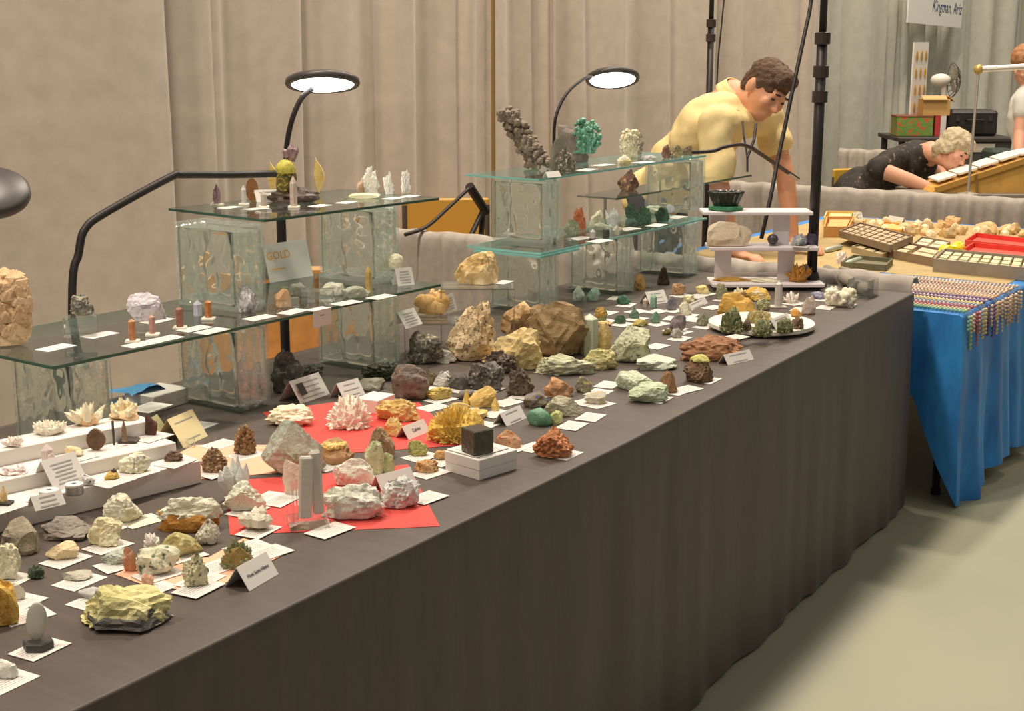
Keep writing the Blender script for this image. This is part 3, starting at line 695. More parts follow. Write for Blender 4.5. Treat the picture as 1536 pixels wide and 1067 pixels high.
# ------------------------------------------------------------------ lamps
m_lens = mat('ffffff', .4, emis=16.0); m_lens.node_tree.nodes['Principled BSDF'].inputs['Emission Color'].default_value = (1, .96, .9, 1)
def curve(pts, n=10):
    P_ = [Vector(p) for p in pts]; P_ = [P_[0]*2-P_[1]]+P_+[P_[-1]*2-P_[-2]]; out = []
    for i in range(1, len(P_)-2):
        for k in range(n):
            t = k/n; a, b_, c, d = P_[i-1:i+3]
            out.append(.5*((2*b_)+(c-a)*t+(2*a-5*b_+4*c-d)*t*t+(3*b_-a-3*c+d)*t**3))
    return out+[P_[-2]]
def lamp_head(th, c, nrm, r):
    R = Vector(nrm).to_track_quat('-Z', 'Y').to_matrix()
    ring = part('lamp_ring', MB().lathe([(r*.2, .020), (r*.9, .019), (r, .013), (r*1.02, .003), (r*.99, -.002), (r*.86, -.002), (r*.86, .004), (r*.5, .005)], c, 40, R), mat('4a4542', .4), th, True)
    return part('lens', MB().lathe([(r*.86, .003), (r*.84, -.001), (r*.1, -.0015)], c, 40, R), m_lens, ring)
la = thing('ring_lamp', 'bright round lamp on a long bent black arm above the left shelves', 'lamp', (PY(108, 465, 2.62).x, 2.62, 0)); L0 = la.location.copy()
YL = 2.62
pts = [PY(103, 640, YL), PY(108, 465, YL), PY(118, 380, YL), PY(128, 343, YL), PY(160, 318, YL), PY(255, 266, YL), PY(275, 262, YL), PY(345, 262, YL), PY(430, 260, YL)]
pts[0].z = .3
part('arm', MB().tube([p-L0 for p in curve(pts, 6)], .0095, 10), m_blk, la, True)
part('hinge', MB().tube([PY(421, 260, YL)-L0, PY(434, 260, YL)-L0], .013, 10), m_blk2, la)
hd = PY(484, 127, YL-.03)
part('neck', MB().tube([p-L0 for p in curve([PY(429, 258, YL), PY(430, 220, YL), PY(438, 180, YL-.01), PY(452, 148, YL-.02), PY(468, 133, YL-.03)], 6)], .007, 10), m_blk, la, True)
lamp_head(la, hd-L0, Vector((-hd.x, -hd.y, 0)).normalized()*.27+Vector((0, 0, -1)), 55*mpp(hd))
part('stand', MB().tube([(pts[0].x-L0.x, 0, .0), (pts[0].x-L0.x, 0, .32)], .012, 10).lathe([(.12, 0), (.12, .015), (.02, .03)], (pts[0].x-L0.x, 0, 0), 24), m_blk, la)
lb = thing('ring_lamp', 'bright tilted round lamp on a thin gooseneck above the right shelves', 'lamp', (PY(832, 300, 2.64).x, 2.64, TZ)); YL2 = 2.64; L0 = lb.location.copy()
gp = [Vector((PY(832, 215, YL2).x, YL2, TZ+.02)), PY(832, 300, YL2), PY(831, 205, YL2), PY(836, 168, YL2), PY(852, 138, YL2), PY(876, 118, YL2), PY(888, 114, YL2)]
# the foot stands on the floor behind the table
lb.location.z = 0; L0 = lb.location.copy(); gp[0].z = .02
part('gooseneck', MB().tube([p-L0 for p in curve(gp, 6)], .0055, 10), m_blk, lb, True)
part('foot', MB().lathe([(.11, 0), (.11, .015), (.02, .028)], n=24), m_blk, lb)
hd2 = PY(919, 120, YL2-.03); tl = Vector((-.35, -.42, -1))
lamp_head(lb, hd2-L0, Vector((-.30, -.25, -1)), 40*mpp(hd2))
lc = thing('bar_lamp', 'flat bar lamp on a curved black arm in front of the man', 'lamp', (4.56, 2.47, GT)); L0 = lc.location.copy(); YL3 = 2.42
bp_ = [Vector((4.56, 2.47, GT+.004)), PY(1066, 227, YL3+.02), PY(1085, 221, YL3), PY(1112, 217, YL3), PY(1132, 224, YL3)]
part('arm', MB().tube([p-L0 for p in curve(bp_, 7)], .007, 10), m_blk, lc, True)
a_, b2 = PY(1128, 222, YL3), PY(1196, 268, YL3-.02)
part('lamp_bar', MB().tube([a_-L0, b2-L0], .013, 8, .5), m_blk2, lc); part('lens', MB().tube([a_.lerp(b2, .78)-L0-Vector((0, 0, .004)), a_.lerp(b2, .99)-L0-Vector((0, 0, .004))], .0115, 8, .5), mat('cfc7bd', .3), lc)
part('clamp', MB().box((0, 0, .005), (.03, .04, .01)), m_blk, lc)
ld = thing('ring_lamp', 'dark round lamp head seen from above at the left edge', 'lamp', (1.25, 2.70, 0)); L0 = ld.location.copy()
hd3 = PY(-14, 293, 2.3); lamp_head(ld, hd3-L0, Vector((hd3.x, hd3.y, 0)).normalized()*.62+Vector((0, 0, -1)), 57*mpp(hd3))
part('arm', MB().tube([p-L0 for p in curve([Vector((1.25, 2.70, .02)), Vector((1.25, 2.70, 1.1)), Vector((1.3, 2.6, 1.42)), Vector((1.45, 2.4, 1.40)), hd3+Vector((-.02, .02, .015))], 7)], .008, 10), m_blk, ld, True)
part('foot', MB().lathe([(.11, 0), (.11, .015), (.02, .028)], n=24), m_blk, ld)
# black clamp arm behind the shelves
cl = thing('clamp_arm', 'black folded lamp arm with clamp behind the glass blocks', 'lamp arm', (PY(725, 350, 3.6).x, 3.6, 0)); L0 = cl.location.copy(); Y_ = 3.6
part('tube', MB().tube([p-L0 for p in curve([PY(608, 352, Y_), PY(640, 340, Y_), PY(672, 312, Y_), PY(704, 282, Y_)], 6)], .008, 10), m_blk, cl, True)
part('handle', MB().tube([PY(704, 279, Y_)-L0, PY(729, 318, Y_)-L0], .020, 10), m_blk, cl)
for dx in (708, 722): part('jaw', MB().tube([PY(725, 315, Y_)-L0, PY(dx, 350, Y_)-L0, Vector((PY(dx, 350, Y_).x, Y_, .01))-L0], .012, 8), m_blk, cl)
# black post behind the left shelves and hanging cables
bp = PY(424, 400, 2.66); wsingle('display_post', MB().tube([(bp.x, bp.y, 0), (bp.x, bp.y, 1.13)], .013, 12).lathe([(.12, 0), (.12, .012), (.02, .02)], (bp.x, bp.y, 0), 24), m_blk, 'black vertical post behind the gold-lettered card', 'post')
cb = [D(1226, -90, 5.25), D(1217, 0, 5.2), D(1205, 60, 5.15), D(1190, 130, 5.1), D(1168, 235, 5.05), D(1155, 300, 5.0), D(1142, 358, 5.0)]
wsingle('power_cable', MB().tube(curve(cb, 6), .0075, 8), m_blk, 'thick black cable hanging down in front of the man', 'cable', smooth=True)
cb = [D(1092, -60, 6.9), D(1082, 40, 6.9), D(1076, 110, 6.9), D(1074, 220, 6.9)]
wsingle('power_cable', MB().tube(curve(cb, 6), .004, 8), m_blk, 'thin dark cable hanging beside the lighting pole behind the man', 'cable', smooth=True)
# ------------------------------------------------------------------ specimens, left shelf
W_ = 'efe9df'; 
S(6, 522, 100, 124, 'botry', ('b8936a', 'cfae86', '9a7650'), 'large tan ruffled rock at the left end of the low shelf', GS, dp=.5, n=110, br=.17, lo=1, smooth=False)
def clearblock(px, py, w, h, label, z, wd=.05):
    p = P(px, py, z); k = mpp(p); o = single('acrylic_block', MB().box((0, 0, h*k/2), (w*k, w*k*.7, h*k), bev=.002), m_acr, label, 'stand', (p.x, p.y+.02, z), VROT+.2); return z+h*k
zt = clearblock(131, 505, 48, 30, 'clear acrylic block under the dark metallic nugget', GS)
S(0, 0, 36, 34, 'druse', ('4a4640', '8f8878', 'c8c0a8'), 'dark metallic nugget on a clear acrylic block', zt, rough=.35, at=Vector((*(P(131, 505, GS).xy+Vector((0, .012))), zt)))
zt = clearblock(222, 500, 30, 18, 'clear acrylic block under the lilac fluorite', GS)
S(0, 0, 58, 46, 'rock', ('c9c2c6', 'd9cfd0', 'a79aa8'), 'pale lilac blocky fluorite on the low left shelf', zt, facets=12, at=Vector((*(P(222, 500, GS).xy), zt)), dp=.6, rough=.35, amp=.1)
for (x, y, w, h, c, lb) in ((199, 514, 14, 36, ('b5744e', 'c98e62'), 'slim orange-brown crystal on a cream base, leftmost of its row'), (229, 504, 12, 32, ('b98478', 'caa08f'), 'slim pink crystal on a cream base, second of its row'),
                            (270, 494, 14, 34, ('8d5a4a', 'a97361'), 'dark red-brown crystal on a cream base, third of its row'), (313, 480, 14, 30, ('b06a3c', 'c78a50'), 'orange crystal on a cream base near the corner of the upper block')):
    S(x, y, w, h, 'point', c, lb, GS+.001, base=.028, tip=.12)
S(297, 474, 17, 24, 'point', ('c6c2d2', 'd6d2dc'), 'clear lilac crystal stub on the low left shelf', GS, trans=.5)
S(373, 470, 34, 42, 'druse', ('d8d2d2', '6d6566', 'efeaea'), 'sparkling silver and grey druse below the upper left block', GS, rough=.3, cell=.4)
S(424, 462, 26, 30, 'rock', ('c59a6e', 'd4b08a'), 'tan blocky stone below the gold-lettered card', GS)
S(427, 437, 14, 8, 'rock', ('5d6a4a', '6f7a58'), 'small olive leaf-shaped stone behind the tan blocky stone', GS+.002)
S(447, 447, 30, 24, 'rock', ('807d70', '969284'), 'grey cut stone behind the clear cube on the low shelf', GS, facets=12)
clearblock(446, 462, 26, 14, 'clear cube in front of the grey cut stone', GS)
clearblock(486, 452, 50, 16, 'long clear acrylic bar in front of the amber sliver', GS)
S(475, 436, 9, 26, 'point', ('8d6239', 'a87a4a'), 'amber sliver standing on the low left shelf', GS)
S(498, 444, 38, 22, 'rock', ('cfc8b4', 'dcd6c6'), 'cream layered stone in the middle of the low left shelf', GS)
S(534, 448, 44, 20, 'rock', ('8f9280', 'a9ab98'), 'grey-green flat stone near the right end of the low left shelf', GS)
S(553, 438, 12, 40, 'point', ('c9a35a', 'd9bb7a'), 'yellow crystal column near the right end of the low left shelf', GS, trans=.2)
q = P(633, 425, GS); bs = thing('ball_specimen', 'pale fuzzy ball on a clear stand at the right end of the low left shelf', 'mineral', (q.x, q.y-.02, GS)); bs.location = (2.80, 2.30, GS)
part('stand', MB().lathe([(.016, 0), (.016, .004), (.006, .012), (.006, .026), (.011, .032)], n=16), m_acr, bs)
vs, fs = rockgeo(.042, .042, .042, 5, sub=3, amp=.05, facets=0, cell=.15, cz_=6, bottom=-2); part('ball', MB().add([v+Vector((0, 0, .031)) for v in vs], fs), rockmat('e6d8b8', 'f0e6cc'), bs)
for i, (x, y, lb) in enumerate(((84, 522, 'white card beside the tan ruffled rock on the low shelf'), (150, 503, 'white card in front of the dark metallic nugget'), (212, 517, 'white card strip under the leftmost orange crystal'), (248, 509, 'white card under the second and third slim crystals'), (292, 494, 'white card under the third slim crystal'), (236, 482, 'white card behind the lilac fluorite'), (318, 497, 'white card in front of the orange crystal by the block'), (390, 477, 'white card in front of the silver druse'), (440, 468, 'white card in front of the tan blocky stone'), (520, 455, 'white card in front of the grey-green flat stone'), (572, 446, 'white card in front of the yellow crystal column'))):
    card(x, y, lb, GS, rot=random.uniform(-.1, .1), w=.072, d=.04)
# ------------------------------------------------------------------ upper left shelf
S(326, 308, 14, 32, 'point', ('8e6a72', 'b58f92'), 'dark pink crystal sprig at the left end of the upper shelf', GT, n=4, base=.03, tip=.4)
S(366, 308, 10, 30, 'point', ('e2dcd6', 'efeae6'), 'clear slim point on the upper left shelf', GT, base=.025, trans=.6)
S(379, 303, 19, 36, 'slab', ('8a5a33', 'a8743f'), 'amber heart-shaped slice on the upper left shelf', GT, trans=.2, th=.006)
S(396, 312, 12, 26, 'point', ('c9b7a8', 'dacbbd'), 'smoky slim point beside the amber slice', GT, base=.024, trans=.4)
tent((385, 304), (425, 302), .035, 'white label card standing on the upper left shelf', z=GT, dashes=2)
S(441, 312, 15, 48, 'point', ('d9bfae', 'e8d6c8'), 'pink clear crystal point in front of the driftwood', GT, base=.026, trans=.45)
p = P(456, 305, GT); dw = thing('driftwood_display', 'dark driftwood with a yellow mineral ball on the upper left shelf', 'mineral', (p.x+.01, p.y+.05, GT), VROT); k = mpp(p)
vs, fs = rockgeo(88*k, .09, 24*k, 31, amp=.4, facets=2, fine=.15); part('driftwood', MB().add(vs, fs), rockmat('3b2d26', '5b463a', None, 60, .5), dw)
vs, fs = rockgeo(.052, .05, .074, 32, amp=.1, facets=2); part('stone', MB().add([v+Vector((-.012, 0, .02)) for v in vs], fs), rockmat('4b3c24', '7a6a30', 'c9ba3a', 40, .4), dw, True)
vs, fs = rockgeo(.05, .05, .035, 33, amp=.1, facets=1); part('yellow_ball', MB().add([v+Vector((-.012, -.005, .072)) for v in vs], fs), rockmat('c9bd45', 'dccf60', 'a08a2a', 40, .4), dw, True)
part('amethyst', MB().crystal((.0, .01, .10), (0, 0, 1), .045, .011).crystal((.006, .005, .11), (.4, 0, 1), .03, .008).crystal((-.008, .005, .11), (-.5, .2, 1), .025, .008), rockmat('7d5e62', 'a5898a', None, 80, .25), dw, label='small purple crystal tip')
def flake(px, py, w, h, label, sk):
    p = P(px, py, GT); k = mpp(p); mb = MB(); N = 12; pts = []
    for i in range(N+1):
        t = i/N; pts.append((w*k*(sk*(t-.5)*t+math.sin(math.pi*min(1, t*1.15))*.5), h*k*t))
    for i in range(N, -1, -1):
        t = i/N; pts.append((w*k*(sk*(t-.5)*t-math.sin(math.pi*min(1, t*1.15))*.35), h*k*t))
    n_ = len(pts); mb.add([(x, -.003, z) for x, z in pts]+[(x, .003, z) for x, z in pts], [list(range(n_)), [n_+i for i in range(n_)][::-1]]+[[i, n_+i, n_+(i+1) % n_, (i+1) % n_] for i in range(n_)])
    return single('yellow_flake', mb, rockmat('dcb35a', 'ecd08a', None, 40, .4), label, 'mineral', p+Vector((.03, .05, 0)), VROT)
flake(418, 292, 20, 50, 'yellow leaf-shaped slice behind the left side of the driftwood', -.3)
flake(488, 292, 18, 58, 'yellow leaf-shaped slice behind the right side of the driftwood', -.6)
S(547, 298, 46, 8, 'slab', ('e3dca6', 'ece6bd'), 'pale yellow tile under the white carved coral', GT, th=.05, name='stone_tile')
S(556, 292, 30, 44, 'druse', ('ece8de', 'f6f3ea'), 'white branching coral carving on a pale yellow tile', GT+.001, cell=.5, cz_=2.5, dp=.35)
S(541, 293, 12, 22, 'smooth', ('a98a72', 'c4a890'), 'small brown egg leaning on the white coral carving', GT+.001, dp=.7)
S(583, 292, 17, 36, 'druse', ('ece8de', 'f6f3ea'), 'white knobbly carving, middle of the three white carvings', GT, cell=.5, cz_=2.5, dp=.4)
S(609, 291, 16, 37, 'druse', ('e6e2d8', 'f3f0e8'), 'white knobbly carving at the right end of the upper left shelf', GT, cell=.5, cz_=2.2, dp=.4)
for (x, y, lb) in ((345, 312, 'white card under the dark pink sprig'), (385, 314, 'white card under the clear slim point'), (480, 309, 'white card right of the pink clear point'), (520, 304, 'white card left of the pale yellow tile'), (590, 298, 'white card under the middle white carving'), (615, 295, 'white card under the right white carving')):
    card(x, y, lb, GT, w=.055, d=.035)
# ------------------------------------------------------------------ white step riser
z1, z2, z3 = SZ
S(22, 672, 25, 24, 'cluster', ('e8d6c8', 'f0e2d6'), 'small white crystal cluster at the left of the top riser step', z3, n=14, cr=.12)
S(73, 654, 56, 30, 'cluster', ('efe6d2', 'f3ecd8'), 'flat creamy crystal cluster on the top riser step', z3, n=60, cr=.05, mh=.6)
S(118, 636, 42, 46, 'cluster', ('e0b98a', 'f3e6c8'), 'lily-like cream crystal cluster on the top riser step', z3, n=14, cr=.13, tip=.45, mh=.35)
S(172, 627, 54, 40, 'cluster', ('e6c79a', 'f2e3bd'), 'cream crystal cluster at the right end of the top riser step', z3, n=20, cr=.09, mh=.4)
S(20, 715, 50, 20, 'cluster', ('ead6d0', 'f2e2dc'), 'row of pale pink crystals at the left of the middle riser step', z2, n=14, trans=.3)
S(72, 700, 22, 34, 'point', ('ead4d0', 'f2e4de'), 'pink clear crystal pair on the middle riser step', z2, n=3, trans=.5)
S(112, 687, 28, 18, 'rock', ('e3c98f', 'f0e2c0'), 'small creamy yellow stone on the middle riser step', z2, crd=1)
S(145, 678, 27, 35, 'slab', ('5d4433', '7c5c42'), 'dark brown teardrop slice on the middle riser step', z2, th=.008, crd=0)
S(171, 668, 5, 37, 'point', ('4a4640', '5c574e'), 'thin dark rod standing on the middle riser step', z2, tip=.05)
S(190, 664, 30, 8, 'slab', ('403833', '574c44'), 'flat dark base under the brown blade', z2, th=.03, name='flat_plinth')
S(187, 663, 10, 34, 'point', ('7c6248', '9a8062'), 'brown upright blade on a flat dark base', z2+.008, tip=.5)
S(218, 652, 23, 32, 'rock', ('4a3028', '6b4436'), 'dark red-brown arrow-shaped stone at the end of the middle riser step', z2, dp=.4, crd=1)
S(24, 768, 14, 30, 'point', ('d6b476', 'e8d3a0'), 'small amber crystal on a dark base at the left of the lowest riser step', z1, base=.026, bc='3d3733', tip=.5, crd=1)
S(4, 772, 18, 18, 'rock', ('b97a3c', 'cf9a55'), 'orange-brown pebble at the left edge of the lowest riser step', z1)
def tin(px, py, wpx, h, label):
    p = P(px, py, z1); k = mpp(p); t = thing('round_tin', label, 'tin', p); r = wpx*k/2
    part('tin', MB().lathe([(r*.96, 0), (r, .002), (r, h*.8), (r*.97, h*.82)], n=28), mat('a9a5a2', .35, .6), t); ld_ = part('lid', MB().lathe([(r, h*.82), (r, h), (r*.5, h*1.02)], n=28), mat('e6e3df', .4), t)
    part('label_dot', MB().lathe([(r*.28, h*1.02), (r*.28, h*1.03)], n=14), mat('5c5853', .5), ld_)
tin(74, 747, 29, .014, 'round silver tin with a white lid, left of the three tins'); tin(112, 741, 27, .018, 'round silver tin with a white lid, middle of the three tins')
S(148, 738, 26, 20, 'rock', ('c9c4be', 'e6e2dc', '4b4744'), 'black and white speckled cube beside the two tins', z1, facets=10)
S(178, 726, 24, 14, 'rock', ('c9a245', 'd9b965'), 'amber stone with a dark tip on the lowest riser step', z1, crd=1)
S(172, 716, 11, 14, 'rock', ('4f4038', '6a564a'), 'dark chip beside the amber stone on the lowest riser step', z1+.004)
S(215, 717, 52, 34, 'druse', ('e6dfc8', 'd4cda8', 'f3efe4'), 'white and pale green quartz geode on the lowest riser step', z1, crd=1)
S(261, 694, 30, 18, 'druse', ('5f4a3c', '7d6350'), 'dark brown crystal cluster at the right end of the lowest riser step', z1, crd=1, cell=.4)
# ------------------------------------------------------------------ table, left front
S(30, 833, 64, 58, 'rock', ('8d8270', 'a3967f'), 'grey-brown boulder at the left edge below the riser', facets=5)
S(103, 813, 76, 40, 'rock', ('837a70', '9a9084'), 'grey rounded rock in front of the riser', facets=4)
S(184, 785, 58, 46, 'druse', ('e3dcc8', 'cfc6a4', 'f0ebe0'), 'white quartz druse in front of the riser', crd=1)
S(160, 822, 54, 48, 'druse', ('dfd2a6', 'ebe1bd'), 'cream pumpkin-shaped druse on a card', crd=1, cell=.18)
S(97, 842, 50, 30, 'rock', ('dfc397', 'ead6b0'), 'cream bone-shaped stone on a card', crd=1)
S(177, 849, 50, 26, 'druse', ('a9b0a2', 'c2c6b8'), 'grey-green lumpy stone on a card', crd=1)
S(117, 873, 46, 17, 'rock', ('b3ae9c', 'c6c2b2'), 'small flat grey-beige stone on a card', crd=1)
S(139, 901, 40, 20, 'rock', ('b6b6b0', 'c8c8c2'), 'pale grey flat slab on a card', crd=1, facets=10)
S(13, 872, 44, 58, 'druse', ('dcd5ae', 'ebe5cc'), 'pale yellow quartz lump at the left edge', crd=1)
S(55, 870, 28, 26, 'rad', ('4c5a44', '5f6e52'), 'small dark green spiky mineral near the left edge', n=30, cr=.06)
S(4, 942, 56, 80, 'rock', ('dba94a', 'e6bd62', 'c48c34'), 'yellow-orange rock cut by the left edge', facets=4)
S(27, 903, 24, 30, 'rock', ('d6d2c0', 'e3dfd0'), 'small white lump beside the yellow-orange rock', crd=1)
S(190, 950, 142, 78, 'cap', ('4f4b47', '6f6b66', 'cfc584', 'e0d8a2'), 'large yellow druse on a dark base at the front left', crd=2, mh=.40, cz_=9, cw=1.02)
S(222, 882, 19, 20, 'rock', ('cf9a7c', 'dfb49a'), 'small orange-pink pebble behind the large yellow druse', crd=1)
p = P(60, 990, TZ); card(60, 975, 'white card under the hexagonal dark base', rot=.1); hx = thing('mounted_slice', 'pale oval slice standing on a hexagonal dark base', 'mineral', P(58, 972, TZ+.0016), VROT)
part('base', MB().lathe([(.021, 0), (.021, .010), (.019, .012)], n=6), mat('4b4743', .5), hx)
mb = MB(); mb.ell((0, 0, .038), (.0145, .0045, .028), rotm(0, .12, 0), 3); part('slice', mb, mat('dedccb', .35, trans=.25), hx, True)
S(8, 1020, 40, 28, 'rock', ('e0dccd', 'ebe8dc'), 'white stone on a card at the bottom left corner', crd=1, dp=.5)
card(40, 925, 'white card beside the yellow-orange rock at the left edge'); card(212, 890, 'white card behind the small orange-pink pebble'); card(213, 783, 'cream card right of the white quartz druse', m=printmat('cream_card', 'eae4c8', 'b9b3a0'))
S(285, 800, 104, 60, 'cap', ('a8702c', 'c08a3e', 'dcd6bd', 'ece7d4'), 'long rock with white druse over an orange base', mh=.58, cz_=8, dp=.5, cw=.97)
# peach sheets
ZP = TZ+.0014
S(235, 866, 72, 48, 'rock', ('cfc9a8', 'dedac0', '4b5240'), 'pale speckled rock with dark crystals on a peach sheet', ZP, facets=7, crd=1)
S(196, 858, 20, 40, 'rock', ('c58a66', 'd8a484'), 'orange-brown slab leaning on the pale speckled rock', ZP, dp=.5)
S(228, 828, 30, 32, 'rad', ('e6e2d6', 'f0ede4'), 'white crystal tuft behind the pale speckled rock', ZP, n=26, cr=.12)
S(271, 838, 66, 42, 'rock', ('9d8a52', 'b7b07a', 'c9c894'), 'yellow-green mossy rock behind the sparkling tower', ZP, crd=1)
S(312, 818, 38, 42, 'druse', ('d9d3be', 'e6e2d2', '5a6048'), 'white and grey quartz beside the yellow-green mossy rock', ZP)
S(294, 884, 46, 56, 'druse', ('d3caa0', 'e3dcc0', '6d6a4c'), 'sparkling cream tower-shaped druse on a peach sheet', ZP, crd=1, cell=.35, taper=.3)
S(357, 856, 56, 50, 'rad', ('86703c', '74764f', '9a8148', '92926f'), 'olive spiky cluster on an orange base near the lettered tent card', ZP, n=70, cr=.06, sides=5, tip=.2, mh=.5)
card(372, 822, 'white card behind the olive spiky cluster', ZP); card(403, 830, 'white card between the olive cluster and the lettered tent card', ZP); card(330, 850, 'white card between the sparkling tower and the olive cluster', ZP); card(300, 872, 'white card in front of the sparkling tower', ZP)
# ------------------------------------------------------------------ peach sheet behind the riser end, dark clusters
S(368, 684, 36, 48, 'rad', ('5d4a36', '7a6246', '6f573e', '9a7c50'), 'brown bladed crystal tower behind the green glassy boulder', n=60, cr=.09, sides=4, tip=.1, crd=1)
S(322, 711, 40, 40, 'druse', ('6d5238', '8a6a48', 'c9b49a'), 'brown lumpy cluster on the peach sheet', ZP, cell=.4, crd=1)
clearblock(290, 672, 26, 10, 'clear flat box beside the larger yellow info card', ZP)
card(330, 668, 'white card behind the brown bladed tower'); card(300, 640, 'white card beside the foot of the left glass block')
# ------------------------------------------------------------------ red sheet, front group
S(355, 752, 34, 74, 'cluster', ('e3e6dc', 'eef0ea'), 'tall clear quartz spire at the left of the red sheet', ZP, n=12, cr=.22, mh=.3, lift=2, trans=.55, dp=.8)
S(368, 770, 66, 52, 'druse', ('dfe0c4', 'e9eadb'), 'pale green-white quartz lump on the red sheet', ZP, crd=1, trans=.2)
S(384, 798, 46, 44, 'cluster', ('d9c8ac', 'eae2cc'), 'small cream quartz stub on a card', ZP, n=12, cr=.2, mh=.4, lift=1, crd=1, trans=.2)
S(440, 716, 104, 90, 'rock', ('cdd8c2', 'e2e8dc', 'a4b69c'), 'large green glassy boulder behind the red sheet', ZP, facets=11, rough=.06, trans=.6, dp=.55, taper=.25)
S(444, 744, 40, 56, 'rock', ('e3cdb4', 'efe2d0'), 'peach-white crystal slab beneath the green glassy boulder', ZP, dp=.4, trans=.2)
p = P(463, 797, ZP); sl = thing('selenite_stand', 'clear selenite blade standing on a clear acrylic base', 'mineral', p+Vector((.02, .02, 0)), VROT+.3); k = mpp(p)
part('base', MB().box((0, 0, .008), (.066, .05, .016), bev=.002), m_acr, sl)
part('support_rod', MB().box((-.024, 0, .045), (.005, .006, .07)), m_acr, sl); part('support_rod', MB().box((-.016, .01, .045), (.004, .005, .07)), m_acr, sl)
part('blade', MB().box((-.002, .0, .068), (.022, .012, .108), rotm(0, .05, 0), bev=.003).box((.018, .008, .072), (.020, .010, .112), rotm(0, -.04, 0), bev=.004), mat('dedace', .25, trans=.2, bump=.2, bsc=60), sl)
S(530, 782, 100, 60, 'druse', ('d3d2bf', 'e6e4d8', 'a9aa98'), 'large grey-white quartz chunk on the red sheet', ZP, rough=.3, trans=.2, dp=.6, amp=.3, facets=7)
S(601, 764, 62, 52, 'druse', ('d6d8d0', 'e9eae4', 'b2b6ae'), 'smaller sparkling quartz chunk at the right of the red sheet', ZP, rough=.2, trans=.3, dp=.7)
S(532, 731, 66, 46, 'rock', ('dcd5c4', 'e9e4d6'), 'white flat-topped rock behind the large quartz chunk', ZP, dp=.55)
S(562, 714, 30, 52, 'rock', ('b7b78c', 'cfcfa8', '8d9a68'), 'green and yellow mossy stone behind the lettered tent card', dp=.5, crd=1)
S(582, 712, 24, 34, 'druse', ('a9b684', 'c2cc9e'), 'pale green crystal crust stone at the top of the red sheet', dp=.6)
card(495, 797, 'white card in front of the selenite stand', ZP, w=.075); card(640, 748, 'white card right of the sparkling quartz chunk', ZP); card(420, 752, 'white card left of the selenite stand', ZP); card(405, 748, 'white card behind the cream quartz stub', ZP); card(497, 700, 'white card leaning toward the green glassy boulder')
# ------------------------------------------------------------------ red sheet, back group
S(436, 641, 78, 36, 'druse', ('efe3c0', 'f5ecd2'), 'cream scalloped crystal plate at the left of the back red sheet', ZP, cell=.35, cz_=3.5, dp=.6)
S(524, 646, 74, 60, 'rad', ('f6eed8', 'fbf5e6'), 'white flower-like crystal burst on the red sheet', ZP, n=110, cr=.045, tip=.25, dp=.7, sides=5)
S(597, 634, 70, 38, 'druse', ('cfae62', 'dfc585'), 'yellow flat crystal mound on the red sheet', ZP, cell=.3, cz_=6, dp=.6)
tr_ = S(503, 699, 56, 44, 'rock', ('a98058', 'c09a72'), 'tan rock with yellow crystals on top behind the flat-topped rock', facets=8)
S(497, 664, 46, 18, 'cluster', ('dbb65c', 'e6c878'), 'yellow calcite crystals on top of the tan rock', at=top(tr_, -.012, -.01, .010), z=TZ+.03, n=30, cr=.1, name='calcite_crystals')
S(572, 692, 46, 54, 'rock', ('a08562', 'b89e7c', '6d675c'), 'tan and grey wedge-shaped rock in front of the Calcite card', facets=9, taper=.3)
S(590, 655, 32, 32, 'rad', ('d9b46a', 'e6c98c'), 'golden spiky crystals behind the wedge-shaped rock', ZP, n=30, cr=.12)
S(684, 668, 96, 66, 'rad', ('d8b04e', 'e2be5c', 'e0bc60', 'f0d888'), 'big golden yellow crystal ball at the right of the red sheet', n=220, cr=.035, tip=.3, mh=.75, mw=.9, sides=4)
S(627, 686, 32, 26, 'druse', ('8f9052', 'b3a868', '6d7a40'), 'small green-yellow stone on a card in front of the golden ball', crd=1)
S(640, 711, 38, 22, 'druse', ('b0824e', 'd0a878', '8a5f38'), 'small rusty orange stone on a card beside the white box', crd=1)
S(662, 692, 24, 16, 'druse', ('b98a4e', 'd2ac78'), 'tiny ochre cluster on a card beside the metallic cube', crd=1)
zb = TZ+.0405; bxp = P(719, 722, TZ)
card(0, 0, 'white folded paper on the lid of the white box', zb, at=bxp+Vector((.058, .045, 0)), w=.09, d=.08, rot=-.16)
S(0, 0, 46, 42, 'cube', ('5f5a52',), 'dark metallic cube on the white box', zb+.0022, at=Vector((bxp.x+.022, bxp.y+.020, zb+.0022)))
S(762, 676, 48, 32, 'rock', ('b98a66', 'd0a884', 'c46f3c'), 'small orange and white peaked rock beside the white box', crd=1, taper=.5)
S(830, 690, 64, 50, 'druse', ('b06a44', 'cb8a5e', '8a5a34'), 'red-orange crusted block at the front edge', crd=2, dp=.7, cell=.3, facets=8)
card(800, 672, 'white card left of the red-orange crusted block')
